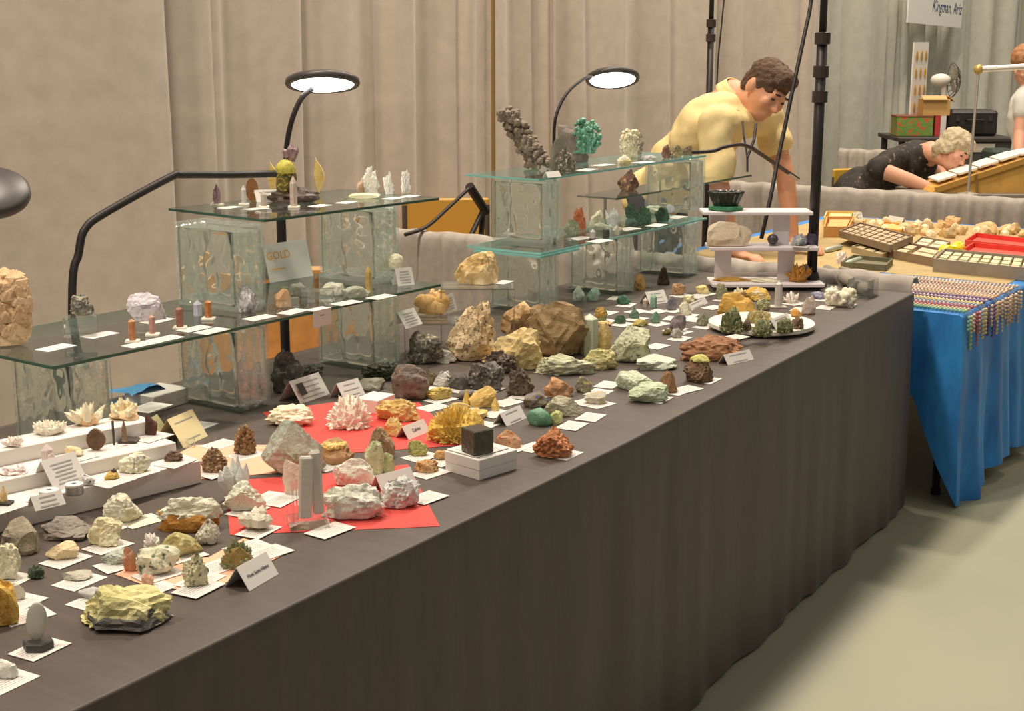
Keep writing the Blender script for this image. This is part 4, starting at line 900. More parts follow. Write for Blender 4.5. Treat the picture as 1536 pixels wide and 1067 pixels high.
# ------------------------------------------------------------------ dark rocks in the middle
S(432, 592, 52, 72, 'druse', ('3f3b38', '5a5550', '6f6a62'), 'tall charcoal druse beside the left glass block', cell=.35, rough=.4, dp=.6)
S(466, 566, 40, 22, 'druse', ('57534c', '6f6a60'), 'low grey druse behind the portrait placard', cell=.3)
S(578, 572, 76, 34, 'druse', ('3f4236', '585b48', '7c7e62'), 'dark green-black crystal crust by the foot of the second block', cell=.45, cz_=6, rough=.4)
S(555, 588, 46, 22, 'rock', ('7c7a6a', '939080'), 'grey-green smooth stone behind the cream box')
S(616, 602, 62, 58, 'rock', ('6e6057', '877668', '584c46'), 'rounded purple-brown rock in the middle of the table', facets=4, amp=.2)
S(645, 580, 30, 26, 'druse', ('6a5c44', '85745a', '4a4436'), 'small mossy brown stone behind the purple-brown rock', crd=1)
S(640, 548, 60, 54, 'rock', ('4a4742', '8b8272', 'd9c9a8'), 'black rock with cream bands behind the mossy brown stone', sc=30, facets=6)
S(668, 546, 34, 24, 'rock', ('b3a99c', 'c9c0b4'), 'crumpled pale grey stone beside the cream-banded black rock')
S(710, 545, 84, 96, 'druse', ('d9bd92', 'e3cba6', '57493a'), 'tall cream and black striped rock in the middle', cell=.3, cz_=4, dp=.6, taper=.25, sh=.25, sc=40)
S(664, 582, 30, 26, 'druse', ('e0dcd4', 'b8b2a8', '4b4743'), 'grey and white pitted stone on a card', crd=1)
S(690, 586, 34, 26, 'rock', ('4f4a44', '67615a'), 'dark grey angular lump beside the pitted stone', crd=1)
S(730, 588, 56, 46, 'druse', ('4f4a45', '6a645c', '9a9284'), 'dark sparkling rounded rock at the centre of the table', cell=.25, crd=1, rough=.5)
S(750, 562, 54, 40, 'druse', ('54463c', '6d5c50', '9a8c7c'), 'dark brown metallic cluster in front of the yellow dome', cell=.45, cz_=6, rough=.35)
S(780, 596, 44, 46, 'druse', ('544840', '70604e', '8f8068'), 'dark brown bubbly rock beside the blue-lined slab', cell=.4, crd=1)
S(776, 557, 84, 68, 'druse', ('cdb278', 'dcc590'), 'pale yellow dome-shaped druse in front of the boulder', cell=.18, cz_=9, dp=.6)
S(742, 548, 40, 18, 'rock', ('d0b06a', 'dcc080'), 'small golden stone left of the yellow dome')
S(838, 538, 100, 92, 'rock', ('937a55', 'ab9068', '7c6444'), 'large brown boulder in front of the right glass blocks', facets=9, dp=.7, amp=.22)
tr_ = S(785, 512, 72, 58, 'rock', ('b08c5c', 'c4a274'), 'tan rock left of the large brown boulder', facets=5)
S(790, 468, 26, 26, 'smooth', ('d9b27a', 'e6c693'), 'round honey-coloured ball on the tan rock', at=top(tr_, -.008, -.008, .008), z=TZ+.06, dp=1)
S(847, 565, 96, 36, 'druse', ('b9b892', 'cfcfb4', '7d8268'), 'long pale green druse slab in front of the boulder', cell=.25, cz_=8, dp=.45)
S(900, 556, 56, 36, 'druse', ('c2b878', 'd6cd98', 'a8ae80'), 'yellow-green druse slab beside the tall pale crystal', cell=.25, cz_=8, dp=.5)
S(884, 534, 30, 64, 'point', ('cfd6bd', 'dfe4d2'), 'tall pale green crystal column beside the boulder', trans=.3, tip=.12)
S(906, 532, 26, 50, 'rock', ('dcbf78', 'e6cf98'), 'honey-yellow crystal slab behind the tall pale crystal', dp=.5, trans=.2)
S(945, 546, 66, 60, 'rock', ('b4b490', 'cbcbb0', '6b6a50'), 'large mottled grey-green rock in the middle right', facets=7, sc=30)
S(985, 556, 66, 26, 'rock', ('cfd6bd', 'dde2d0'), 'white-green wedge stone behind the pale green boulders', trans=.15)
S(952, 588, 58, 34, 'rock', ('c6d0b0', 'd8dfc6'), 'pale green translucent stone, rear of the pair', trans=.25, rough=.4)
S(972, 606, 62, 34, 'rock', ('bccaa4', 'd0dabb'), 'pale green translucent stone near the table edge', trans=.25, rough=.4, crd=2)
S(1001, 592, 32, 36, 'rock', ('8f6a48', 'a9835c'), 'small brown triangular rock behind the pale green stone', taper=.5, crd=2)
tr_ = S(1047, 576, 48, 40, 'druse', ('6a523e', '85684e'), 'dark brown knobbly rock near the table edge', cell=.3, crd=2)
S(1050, 548, 30, 14, 'rock', ('c9c26a', 'd9d488'), 'yellow patch stone on top of the dark brown knobbly rock', at=top(tr_, -.006, -.006, .010), z=TZ+.048)
S(1066, 543, 102, 44, 'druse', ('9a6a4a', 'b4845e', '7d5238'), 'large red-brown layered rock in front of the turntable', cell=.3, cz_=4, dp=.55)
S(1015, 508, 20, 16, 'rock', ('9a958a', 'b0aba0'), 'small grey stone left of the red-brown layered rock', crd=1)
for (x, y, lb) in ((1085, 506, 'printed white card on the rim of the turntable'),): card(x+20, y, lb, TT, w=.055, d=.05)
for (x, y, lb) in ((886, 627, 'white card lying alone near the front edge, rear of two'), (858, 640, 'white card lying alone near the front edge, front of two'), (912, 578, 'white card left of the pale green translucent stone'), (898, 590, 'white card behind the grey banded chip'), (1013, 495, 'white card under the small grey clusters'), (985, 520, 'white card right of the mottled rock'), (955, 468, 'white card behind the green nuggets'), (725, 640, 'white card right of the golden ball'), (745, 622, 'white card behind the blank tent card'), (650, 612, 'white card left of the golden calcite group'), (700, 612, 'white card behind the golden calcite group'), (760, 605, 'white card left of the blue-lined slab'), (590, 600, 'white card left of the purple-brown rock'), (880, 604, 'white card right of the tan dome'), (1030, 585, 'white card left of the dark brown knobbly rock')): card(x, y, lb)
# yellow calcite group and front middle
S(722, 612, 46, 34, 'rock', ('d3ac5c', 'e0c07a'), 'honey calcite block in the middle of the table', facets=10, trans=.15)
S(700, 610, 16, 26, 'point', ('d8b35e', 'e4c67e'), 'honey calcite spike left of the calcite block', tip=.8)
S(743, 618, 16, 22, 'point', ('dcb968', 'e6ca86'), 'honey calcite spike right of the calcite block', tip=.6)
S(712, 630, 40, 20, 'rock', ('d9b566', 'e4c682'), 'yellow calcite chip in front of the calcite block')
S(657, 602, 44, 22, 'druse', ('b8a456', 'd0bd74'), 'olive-yellow flat crystal mound on a card', crd=1)
S(698, 600, 28, 16, 'smooth', ('6d655f', '847b74'), 'smooth dark grey pebble beside the calcite group')
S(690, 622, 36, 20, 'rock', ('c2a660', 'd2ba7c'), 'tan-yellow stone behind the golden ball')
S(805, 613, 40, 26, 'rock', ('7a7060', '94886f', '4a57a8'), 'blue-lined grey slab behind the green fluorite', dp=.6, sc=40)
S(838, 598, 48, 34, 'rock', ('b8875a', 'cfa27a'), 'tan dome-shaped fossil rock behind the grey speckled block', facets=2)
S(875, 590, 26, 26, 'rock', ('6d6a68', '8b8566', 'b9a860'), 'grey stone with a yellow foot beside the tan dome', dp=.7)
S(845, 626, 60, 34, 'rock', ('a9a48a', 'bdb89e', '8a8870'), 'grey speckled block behind the green fluorite', facets=9, dp=.6)
S(810, 641, 38, 30, 'smooth', ('5d8f6e', '7cab88'), 'rounded green fluorite near the front edge', rough=.25, trans=.2)
S(834, 638, 20, 22, 'rock', ('b9bb78', 'cfd094'), 'yellow-green fluorite chip beside the rounded green fluorite')
S(893, 608, 36, 20, 'rock', ('a9a294', 'bdb6a4', 'c9b45a'), 'grey banded chip with a yellow end', crd=1)
# ------------------------------------------------------------------ right side of the table
S(1102, 478, 60, 42, 'rock', ('c79a48', 'd6ae62'), 'golden ochre block behind the turntable', facets=8, dp=.6)
TTL = [(1097, 500, 38, 42, ('4f5438', '7d7f58', '686c4a', 'a8a878'), 'dark green spiky cluster, tallest on the turntable'), (1138, 486, 46, 24, ('7d7048', '9a8c5c', '8a7c50', 'b8a878'), 'brown-green flat cluster at the back of the turntable'),
       (1143, 505, 36, 30, ('5d6440', '868a60', '74784e', 'b4b48c'), 'green knobbly cluster at the front of the turntable'), (1120, 496, 18, 18, ('5a4f42', '7a6c58', '6b5d4a', '8a7a62'), 'small brown cluster in the middle of the turntable'),
       (1177, 500, 28, 26, ('5a5e40', '80825c', '6d7048', 'a4a47c'), 'olive cluster at the right of the turntable'), (1196, 494, 22, 22, ('6d5a46', '8a745a', '7a6650', 'a08a6c'), 'brown cluster at the right rim of the turntable')]
for (x, y, w, h, c, lb) in TTL: S(x, y, w, h, 'rad', (c[0], c[1], c[2], c[3]), lb, TT, n=40, cr=.08, sides=4, tip=.25, mh=.6)
S(1194, 476, 18, 14, 'rock', ('c68a3c', 'd8a45a'), 'small orange stone at the back rim of the turntable', TT)
S(1131, 452, 48, 24, 'rock', ('d0a13e', 'ddb860', 'cfc7b0'), 'flat golden wedge stone in front of the tiered stand', dp=.6)
S(1112, 448, 24, 22, 'cluster', ('cfc09a', 'ddd3b4'), 'cream crystal tuft behind the golden ochre block', n=16, cr=.12)
S(1082, 450, 18, 26, 'druse', ('8f8c6c', 'aaa684'), 'small olive upright stone left of the golden ochre block', crd=1)
S(1145, 466, 22, 20, 'druse', ('9a986c', 'b6b48a'), 'yellow-green small druse right of the golden ochre block')
S(1167, 462, 13, 40, 'point', ('d6cdc4', 'e6dfd8'), 'slim clear crystal column right of the ochre block', base=.05, bc='b9b0a2', trans=.3, tip=.1)
S(1187, 456, 28, 22, 'cluster', ('e0d2c2', 'efe6da'), 'small white crystal cluster under the tiered stand', n=20, crd=1)
S(1213, 472, 24, 30, 'rock', ('d9c4b4', 'e6d6c8'), 'pinkish white upright stone left of the white coral', taper=.4, dp=.5, trans=.15)
S(1260, 462, 52, 32, 'botry', ('e6dcc0', 'f2ead6'), 'white coral-like cluster at the far right end of the table', n=60, br=.1, crd=2)
S(1228, 450, 30, 12, 'druse', ('7f7a92', 'a39eb0'), 'small purple-grey cluster behind the pinkish upright stone', crd=1)
S(995, 428, 20, 30, 'druse', ('4a3a2c', '62503c'), 'dark brown round cluster in front of the right glass block', cell=.35)
S(1018, 444, 22, 20, 'druse', ('a8805a', 'c09a74', '6d5540'), 'small brown-orange stone behind the white cards', crd=1)
S(1054, 442, 22, 14, 'rock', ('d8c47e', 'e6d69c'), 'small yellow nugget on the table left of the tiered stand', crd=1)
S(1053, 490, 19, 22, 'druse', ('7f8068', '9b9c84'), 'small grey-green nugget left of the turntable', crd=1)
S(1016, 499, 26, 28, 'rock', ('7d7070', '958888', '5f5658'), 'grey-purple pointed stone in the middle right', crd=1)
S(1000, 503, 16, 11, 'druse', ('8a7a48', '5d5436'), 'tiny gold-brown cluster beside the grey-purple stone')
S(1007, 466, 17, 22, 'rock', ('6d6872', '8a8690'), 'small dark grey-violet stone among the white cards', crd=1)
S(1028, 474, 20, 22, 'druse', ('dcd6bc', 'e9e4d2'), 'small white nugget among the white cards', crd=1)
S(1033, 456, 17, 14, 'rock', ('d6cf9a', 'e3deb4'), 'tiny pale yellow chip behind the white nugget')
S(935, 458, 22, 16, 'druse', ('3f6650', '568068'), 'dark green nugget at the foot of the middle right block', crd=1)
S(951, 479, 18, 18, 'rock', ('56705a', '6f8a72'), 'green pointed chip, middle of the small green stones', crd=1, taper=.5)
S(930, 487, 18, 15, 'druse', ('3d5840', '547054'), 'dark green lump behind the mottled rock', crd=1)
S(983, 486, 18, 19, 'rock', ('5f8068', '7c9c84'), 'green angular chip right of the mottled rock', taper=.4, crd=1)
S(902, 482, 20, 22, 'druse', ('b8893c', '4f7a50', 'd2b060'), 'orange and green stone right of the boulder', crd=1)
S(906, 490, 26, 10, 'rock', ('dcb678', 'e6c894'), 'flat peach stone right of the boulder')
S(960, 490, 26, 12, 'druse', ('c9ad5c', '9a9a60'), 'flat yellow-green stone on top row behind the mottled rock')
S(868, 452, 18, 24, 'rock', ('cfdccf', 'dfe8de'), 'pale clear green crystal in front of the right blocks, left one', trans=.3)
S(890, 452, 22, 20, 'rock', ('a9cdb4', 'c2dcc8'), 'mint green crystal in front of the right blocks', trans=.3)
S(968, 462, 10, 16, 'point', ('c9b8a4', 'd9cabb'), 'tiny clear-brown point among the white cards', trans=.3)
S(980, 462, 12, 22, 'point', ('8fb8a0', 'aaccb6'), 'tiny mint green point among the white cards', trans=.3)
tent((975, 458), (1003, 454), .045, 'white card leaning in front of the right glass block', dashes=3)
tent((1034, 468), (1062, 455), .022, 'low white tent card right of the white nugget', dashes=2)
S(960, 436, 18, 26, 'rock', ('d0a05a', 'deb878', '5a4a3a'), 'orange crystal standing behind the white cards', dp=.6)
for i, (x, y, lb) in enumerate(((925, 448, 'white card in front of the mint green crystal'), (910, 470, 'white card behind the orange and green stone'), (985, 468, 'white card under the tiny mint green point'), (1040, 480, 'white card left of the small grey-green nugget'), (1070, 462, 'white card behind the small olive upright stone'), (1045, 445, 'white card beside the small yellow nugget'), (1010, 478, 'white card in front of the small grey-violet stone'), (1200, 465, 'white card between the clear column and the pinkish stone'), (1238, 462, 'white card left of the white coral-like cluster'))): card(x, y, lb)
# ------------------------------------------------------------------ lower right shelf
S(858, 352, 24, 24, 'druse', ('8f9478', 'b0b49a'), 'grey-green lump at the left of the lower right shelf', GS)
S(868, 346, 22, 36, 'druse', ('c06a48', 'd88a64'), 'red-orange twisted coral stone on the lower right shelf', GS, dp=.5, cell=.45, cz_=3)
S(896, 342, 24, 27, 'rock', ('e0dcc4', 'ece9d8', 'c9b460'), 'white rounded stone with a yellow line on the lower right shelf', GS, facets=3)
S(903, 347, 26, 14, 'rock', ('b0b49c', 'c6c9b4'), 'pale grey-green stone in front of the white rounded stone', GS)
S(919, 342, 18, 34, 'cluster', ('dfe2de', 'eef0ec'), 'clear crystal cluster on the lower right shelf', GS, n=10, cr=.2, lift=1.5, trans=.4)
S(926, 352, 16, 14, 'druse', ('8a8672', 'c9c4b0'), 'small speckled nugget at the front of the lower right shelf', GS)
S(945, 328, 16, 26, 'druse', ('3f5a44', '587460'), 'dark green upright nugget, left of the three green ones', GS, cell=.4)
S(964, 336, 27, 28, 'druse', ('3c5a44', '54755c'), 'dark green large nugget, middle of the three green ones', GS, cell=.3)
S(993, 333, 23, 23, 'druse', ('3a563f', '527058'), 'dark green round nugget, right of the three green ones', GS, cell=.3)
S(978, 322, 28, 14, 'rock', ('c2c8a8', 'd4d8c0'), 'pale green stone behind the three green nuggets', GS)
S(1005, 320, 14, 14, 'rock', ('c9cfcf', 'dadede'), 'pale blue-white chip under the upper right block', GS)
S(909, 356, 10, 12, 'cube', ('5d5a56',), 'tiny dark cube at the front of the lower right shelf', GS)
S(889, 360, 10, 16, 'point', ('a9a49c', 'c0bbb4'), 'tiny grey point on a dark base on the lower right shelf', GS, base=.022, bc='3f3a36')
S(852, 366, 14, 10, 'rock', ('6a6860', '84827a'), 'tiny grey stone at the left front of the lower right shelf', GS)
for (x, y, lb) in ((870, 358, 'white card at the left of the lower right shelf'), (900, 362, 'white card at the front of the lower right shelf'), (942, 344, 'white card left of the middle green nugget'), (985, 338, 'white card in front of the three green nuggets'), (1015, 326, 'white card at the right end of the lower right shelf')): card(x, y, lb, GS, w=.08, d=.05)
# ------------------------------------------------------------------ upper right shelf
p = P(797, 255, GT); k = mpp(p); t = thing('botryoidal_mineral', 'long grey knobbly mineral leaning on the upper right shelf', 'mineral', p+Vector((.02, .03, 0)), VROT)
mb = MB(); rnd = random.Random(4); vs, fs = rockgeo(.055, .05, .045, 8)
for i in range(190):
    s_ = rnd.random(); x0 = .036-.105*s_**1.15; z0 = .012+.17*s_; wd = .040*(1-.25*abs(s_-.4)); a = rnd.uniform(0, 6.28); r_ = rnd.uniform(.008, .014)
    mb.ell((x0+math.cos(a)*wd*rnd.uniform(.4, 1), math.sin(a)*wd*.9, max(r_, z0+rnd.uniform(-.01, .01))), r_, sub=1)
mb.tube([(.036-.105*s**1.15, 0, .008+.17*s) for s in (0, .2, .4, .6, .8, 1)], [.022, .026, .028, .026, .022, .012], 10)
part('knobs', mb, rockmat('7d6e5f', '9a8c7c', '5d5248', 60, .7), t, False)
S(838, 255, 24, 54, 'rock', ('6f6a5c', '868070'), 'grey-green leaning slab on the upper right shelf', GT, dp=.4, facets=8, sh=.25)
S(849, 257, 32, 34, 'druse', ('5a5246', '77705f', 'd9d4c4'), 'dark brown and white cluster in front of the grey-green slab', GT, cell=.4)
p = P(878, 245, GT); k = mpp(p); t = thing('malachite_specimen', 'large grey rock with bright green knobbly crust on the upper shelf', 'mineral', p+Vector((.03, .045, 0)), VROT)
vs, fs = rockgeo(.105, .08, .125, 77, facets=7, sh=-.25); part('matrix', MB().add([v+Vector((-.028, .0, 0)) for v in vs], fs), rockmat('6f675d', '877e72', None, 40), t)
vs, fs = rockgeo(.095, .08, .105, 78, sub=4, cell=.4, cz_=5, facets=1); mb = MB().add([v+Vector((.022, -.012, .03)) for v in vs], fs)
rnd = random.Random(2)
for i in range(60):
    a = rnd.uniform(0, 6.28); b_ = rnd.uniform(-.9, 1); c_ = math.sqrt(1-b_*b_); mb.ell((.022+.050*c_*math.cos(a), -.012+.040*c_*math.sin(a), .085+.055*b_), rnd.uniform(.006, .011), sub=1)
part('crust', mb, rockmat('5a957c', '7db39a', '3f7560', 60, .5), t, label='bright green knobbly crust')
S(944, 238, 32, 48, 'botry', ('d9d0a8', 'e6dfc2', '9a8a72'), 'cream and brown knobbly cluster on the upper right shelf', GT, n=60, br=.11)
S(951, 232, 30, 36, 'botry', ('8a7a6c', 'a3937f'), 'brown knobbly stone behind the cream cluster on the upper shelf', GT, n=40, br=.1)
S(936, 246, 22, 14, 'rock', ('e3dcd0', 'c9b878'), 'small white and ochre chip in front of the cream cluster', GT)
S(973, 240, 26, 8, 'druse', ('8a8480', 'c9c4bc'), 'flat dark beaded piece on the upper right shelf', GT)
S(999, 238, 14, 22, 'druse', ('6d5040', '8a6a54'), 'small red-brown nugget, left of the three brown nuggets', GT, cell=.35)
S(1015, 235, 20, 18, 'druse', ('7f7352', '9a8e6c'), 'olive brown nugget, middle of the three brown nuggets', GT, cell=.3)
S(1031, 233, 15, 15, 'druse', ('6a5a44', '85745a'), 'round brown nugget, right of the three brown nuggets', GT, cell=.3)
tent((822, 267), (842, 265), .02, 'small white tent card at the left front of the upper right shelf', z=GT)
for (x, y, lb) in ((880, 255, 'white card in front of the green-crusted rock'), (905, 248, 'white card right of the green-crusted rock'), (965, 244, 'white card under the flat dark beaded piece')): card(x, y, lb, GT, w=.08, d=.045)
S(0, 0, 34, 34, 'rock', ('4a3a30', '8a6248', 'c49a78'), 'dark brown split stone on the far small glass shelf', 1.003, at=Vector((PY(943, 275, 2.62).x, 2.62, 1.003)))
S(0, 0, 26, 34, 'rock', ('d2b070', 'a9c0b4', 'e0c890'), 'yellow and turquoise stone on the far small glass shelf', 1.003, at=Vector((PY(1066, 268, 2.62).x, 2.62, 1.003)))
# ------------------------------------------------------------------ acrylic riser items
S(712, 432, 66, 54, 'rock', ('d6b070', 'e6ca94', 'efe0b8'), 'golden cream rock on the tall clear acrylic riser', .902, facets=6, at=P(715, 428, .902))
S(650, 474, 56, 36, 'botry', ('dba862', 'e8c186'), 'orange lobed cluster on the low clear acrylic riser', .830, n=24, br=.2, lo=0, at=P(648, 474, .830))
S(657, 452, 28, 34, 'botry', ('dfae68', 'eac58c'), 'orange lobed spur behind the lobed cluster', .830, n=16, br=.2, lo=0, at=P(656, 470, .830)+Vector((.04, .03, 0)))
card(755, 424, 'white card on the tall clear acrylic riser', .902, w=.06, d=.035)
# ------------------------------------------------------------------ tiered stand items (stand coordinates)
def on(dx, dy, zz): return sp+Vector((RGT.x*dx, RGT.y*dx, 0))+Vector((math.cos(YAW)*dy, math.sin(YAW)*dy, 0))-Vector((0, 0, TZ))+Vector((0, 0, zz))
gb = thing('carved_bowl', 'green carved stone tray with a black fluted bowl on the top tier', 'bowl', on(-.135, .10, tiers[2]), VROT)
part('tray', MB().lathe([(.05, 0), (.058, .004), (.056, .012), (.048, .014)], n=28), mat('3f7d58', .35, var=.3, bsc=60), gb)
mb = MB(); N = 40
def bowlf(u, v):
    a = 2*math.pi*u; r = (.036+.022*v)*(1+.05*math.sin(a*14)); return Vector((r*math.cos(a), r*.7*math.sin(a), .012+.05*v))
mb.grid(bowlf, 84, 6); bo = part('bowl', mb, mat('2f332c', .3, var=.6, bsc=90), gb, True); solid(bo, .004)
S(0, 0, 70, 40, 'rock', ('e3cdb0', 'efdfc8'), 'cream shell-shaped fossil on the middle tier', tiers[1], at=on(-.13, .03, tiers[1]), dp=.3, facets=4, fine=.03)
sph = thing('stone_sphere', 'polished dark sphere on the middle tier', 'sphere', on(.018, .06, tiers[1])); part('sphere', MB().ell((0, 0, .0215), .018, sub=3), mat('4b4048', .12, var=.4, bsc=60), sph, True); part('ring', MB().lathe([(.012, 0), (.012, .006), (.009, .006)], n=18), m_acr, sph)
S(0, 0, 24, 20, 'druse', ('c9ccc6', '6d727c', '8a7fa0'), 'blue-grey crystal nugget on the right of the middle tier', tiers[1], at=on(.10, .04, tiers[1]), crd=1)
S(0, 0, 22, 20, 'druse', ('54485c', '6d6078'), 'dark violet nugget at the right end of the middle tier', tiers[1], at=on(.142, .07, tiers[1]))
S(0, 0, 30, 34, 'cluster', ('a8712c', 'c48a3a'), 'orange crystal mound on the bottom tier', tiers[0], at=on(.10, .03, tiers[0]), n=40, cr=.08)
S(0, 0, 22, 26, 'rock', ('8a7a6c', 'b0a08e'), 'grey-brown stone behind the orange mound on the bottom tier', tiers[0], at=on(.125, .08, tiers[0]))
S(0, 0, 58, 8, 'rock', ('cf9c40', 'deb45c'), 'flat golden slab at the left of the bottom tier', tiers[0], at=on(-.115, .05, tiers[0]), dp=.5)
S(0, 0, 54, 9, 'rock', ('d9d2b4', 'e6e0c8'), 'flat pale slab in the middle of the bottom tier', tiers[0], at=on(-.01, .03, tiers[0]), dp=.5)
# ------------------------------------------------------------------ grey rolls, clear boxes, blue bag
m_roll = mat('8f8678', .8, bump=.2, bsc=60, var=.1)
for a, b_, r_, lb in (((1240, 404), (1300, 436), .02, 'thick grey-brown fabric roll lying across the table end'), ((1262, 404), (1322, 424), .014, 'thin grey fabric roll beside the thick roll'), ((1250, 412), (1300, 428), .010, 'narrow grey tube in front of the thick roll')):
    A, B = P(*a, TZ+r_), P(*b_, TZ+r_); wsingle('fabric_roll', MB().tube([A, A.lerp(B, .3), A.lerp(B, .7), B], [r_*.85, r_, r_*.97, r_*.9], 12), m_roll, lb, 'fabric roll', smooth=True)
p = P(1312, 446, TZ); ab = thing('acrylic_box', 'clear acrylic box at the far corner of the dark table', 'box', p+Vector((.0, .04, 0)), .0)
for (c, s_) in (((0, 0, .0015), (.09, .07, .003)), ((-.0435, 0, .03), (.003, .07, .054)), ((.0435, 0, .03), (.003, .07, .054)), ((0, .0335, .03), (.084, .003, .054)), ((0, -.0335, .03), (.084, .003, .054))): part('panel', MB().box(c, s_), m_acr, ab)
p = PY(210, 560, 2.5); bb = thing('blue_bag', 'folded bright blue plastic bag under the low left shelf', 'bag', (PY(212, 590, 2.48).x, 2.48, TZ), -.1)
def bagf(u, v):
    return Vector((-.06+.12*u+.01*math.sin(v*5), -.05+.1*v, .012+.028*math.sin(math.pi*u)*(.6+.4*math.sin(4*v+2*u))+.012*(1-u)*2+.004*noise.noise(Vector((u*6, v*6, 0)))))
part('bag', MB().grid(bagf, 16, 16), mat('4f94c8', .3), bb, True); part('base_fold', MB().box((0, 0, .006), (.115, .095, .012), bev=.004), mat('4f94c8', .3), bb)
card(225, 612, 'white sheet of paper on the pale grey box', TZ+.0365, w=.08, d=.06)
# tan crates / chairs seen behind the table
th = thing('wooden_chair', 'tan wooden chair back seen behind the table between the glass blocks', 'chair', (3.15, 3.1, 0), math.radians(-50))
m_ch = mat('c99556', .5, var=.15, bsc=20)
part('seat', MB().box((0, 0, .44), (.42, .4, .03), bev=.01), m_ch, th); part('backrest', MB().box((0, .19, .66), (.42, .025, .34), bev=.01), m_ch, th)
for a in (-.18, .18):
    for c in (-.17, .17): part('leg', MB().tube([(a, c, 0), (a, c, .43)], .016, 8), m_ch, th)
th = thing('folding_chair', 'yellow chair back behind the low grey divider, near the clamp arm', 'chair', (PY(672, 340, 3.88).x, 3.88, 0), math.radians(-50))
m_yc = mat('c9983f', .5)
part('seat', MB().box((0, 0, .44), (.42, .4, .03), bev=.01), m_yc, th); part('backrest', MB().box((0, .19, .72), (.40, .02, .22), bev=.008), m_yc, th)
for a in (-.19, .19):
    for c in (-.18, .18): part('leg', MB().tube([(a, c, 0), (a, c, .43 if c < 0 else .8)], .012, 8), mat('6b6257', .4, .6), th)
# ------------------------------------------------------------------ people
FH = Vector((FWD.x, FWD.y, 0)).normalized(); ZU = Vector((0, 0, 1))
def frame(f, u):
    f = Vector(f).normalized(); u = (Vector(u)-f*Vector(u).dot(f)).normalized(); r = f.cross(u); return Matrix((r, f, u)).transposed()   # columns: right, forward, up
def head_geo(mb, c, R, s=1.0):
    def E(x, y, z, rx, ry, rz, sub=3): mb.ell(Vector(c)+R@Vector((x*s, y*s, z*s)), (rx*s, ry*s, rz*s), R, sub)
    E(0, -.010, .030, .074, .092, .084); E(0, .018, -.02, .064, .075, .085); E(0, .035, -.072, .045, .050, .040); E(0, .062, -.088, .022, .022, .020)
    E(0, .088, .022, .046, .014, .013, 2); E(0, .094, -.012, .012, .014, .030, 2); E(0, .108, -.030, .015, .016, .013, 2); E(.010, .098, -.033, .010, .010, .008, 2); E(-.010, .098, -.033, .010, .010, .008, 2)
    E(0, .088, -.058, .022, .010, .006, 2); E(0, .086, -.068, .020, .010, .007, 2)
    for k in (-1, 1):
        E(k*.034, .072, -.022, .026, .022, .024, 2); E(k*.076, -.012, -.010, .010, .022, .034, 2); E(k*.030, .083, .004, .016, .008, .010, 2)
def hand_geo(mb, wrist, d, across, n, s=1.0):
    """palm and five bent fingers; d pointing direction, across towards the thumb, n back-of-hand normal"""
    d = Vector(d).normalized(); a = Vector(across).normalized(); n = Vector(n).normalized(); R = Matrix((a, d, n)).transposed(); w = Vector(wrist)
    mb.ell(w+d*.045*s, (.042*s, .052*s, .017*s), R, 2)
    for i, (o, l) in enumerate(((.028, .075), (.010, .085), (-.009, .079), (-.027, .062))):
        b0 = w+d*.078*s+a*o*s; k1 = b0+d*l*.45*s+n*.008*s; k2 = k1+d*l*.32*s-n*.012*s; k3 = k2+d*l*.2*s-n*.018*s
        mb.cap(b0, k1, .0095*s, .0088*s, 8).cap(k1, k2, .0088*s, .008*s, 8).cap(k2, k3, .008*s, .0068*s, 8)
    t0 = w+a*.030*s+d*.022*s; t1 = t0+a*.028*s+d*.028*s-n*.008*s; t2 = t1+d*.030*s+a*.004*s-n*.008*s
    mb.cap(t0, t1, .014*s, .011*s, 8).cap(t1, t2, .011*s, .008*s, 8)
def arm_geo(mb, sh, el, wr, s=1.0):
    mb.cap(sh, el, .050*s, .040*s); mb.cap(el, Vector(el).lerp(Vector(wr), .35), .040*s, .041*s); mb.cap(Vector(el).lerp(Vector(wr), .35), wr, .041*s, .026*s)
m_skin = mat('d59a78', .55, sss=.15, var=.05, bsc=30); m_skin2 = mat('d8a184', .55, sss=.15)
def eyes(c, R, th, s=1.0):
    for k in (-1, 1):
        part('eyebrow', MB().ell(Vector(c)-th.location+R@Vector((k*.030*s, .100*s, .028*s)), (.018*s, .004*s, .0045*s), R, 2), mat('3a2a20', .8), th)
        part('eye', MB().ell(Vector(c)-th.location+R@Vector((k*.030*s, .089*s, .002*s)), (.011*s, .006*s, .006*s), R, 2), mat('4a3a34', .3), th)
def sub(mb, o): mb.v = [v-o for v in mb.v]; return mb
# --- man in the yellow shirt
DM = 5.85
hc = D(1148, 135, DM); Rm = frame(RGT*.42-ZU*.50-FH*.78, RGT*.42+ZU*.85-FH*.10)
nb = D(1098, 148, DM+.12); chest = D(1068, 190, DM+.12); pel = D(985, 290, DM+.42)
sR = D(1072, 186, DM-.10); sL = D(1152, 178, DM+.24)
eR = D(1078, 272, DM-.10); eL = D(1178, 262, DM+.22)
wR = D(1100, 352, DM-.02); wL = D(1190, 345, DM+.22)
wR.z = BZ+.035; wL.z = BZ+.045
man = thing('person', 'person in a pale yellow shirt leaning over the blue table with both hands', 'person', (pel.x, pel.y, 0)); O = man.location.copy()
mb = MB(); head_geo(mb, hc, Rm, 1.03)
mb.cap(hc-Rm@Vector((0, .012, .06)), nb, .058, .066); mb.cap(nb, chest, .08, .11); mb.cap(chest, pel, .11, .12); mb.cap(sR, sL, .06, .06)
arm_geo(mb, sR, eR, wR); arm_geo(mb, sL, eL, wL)
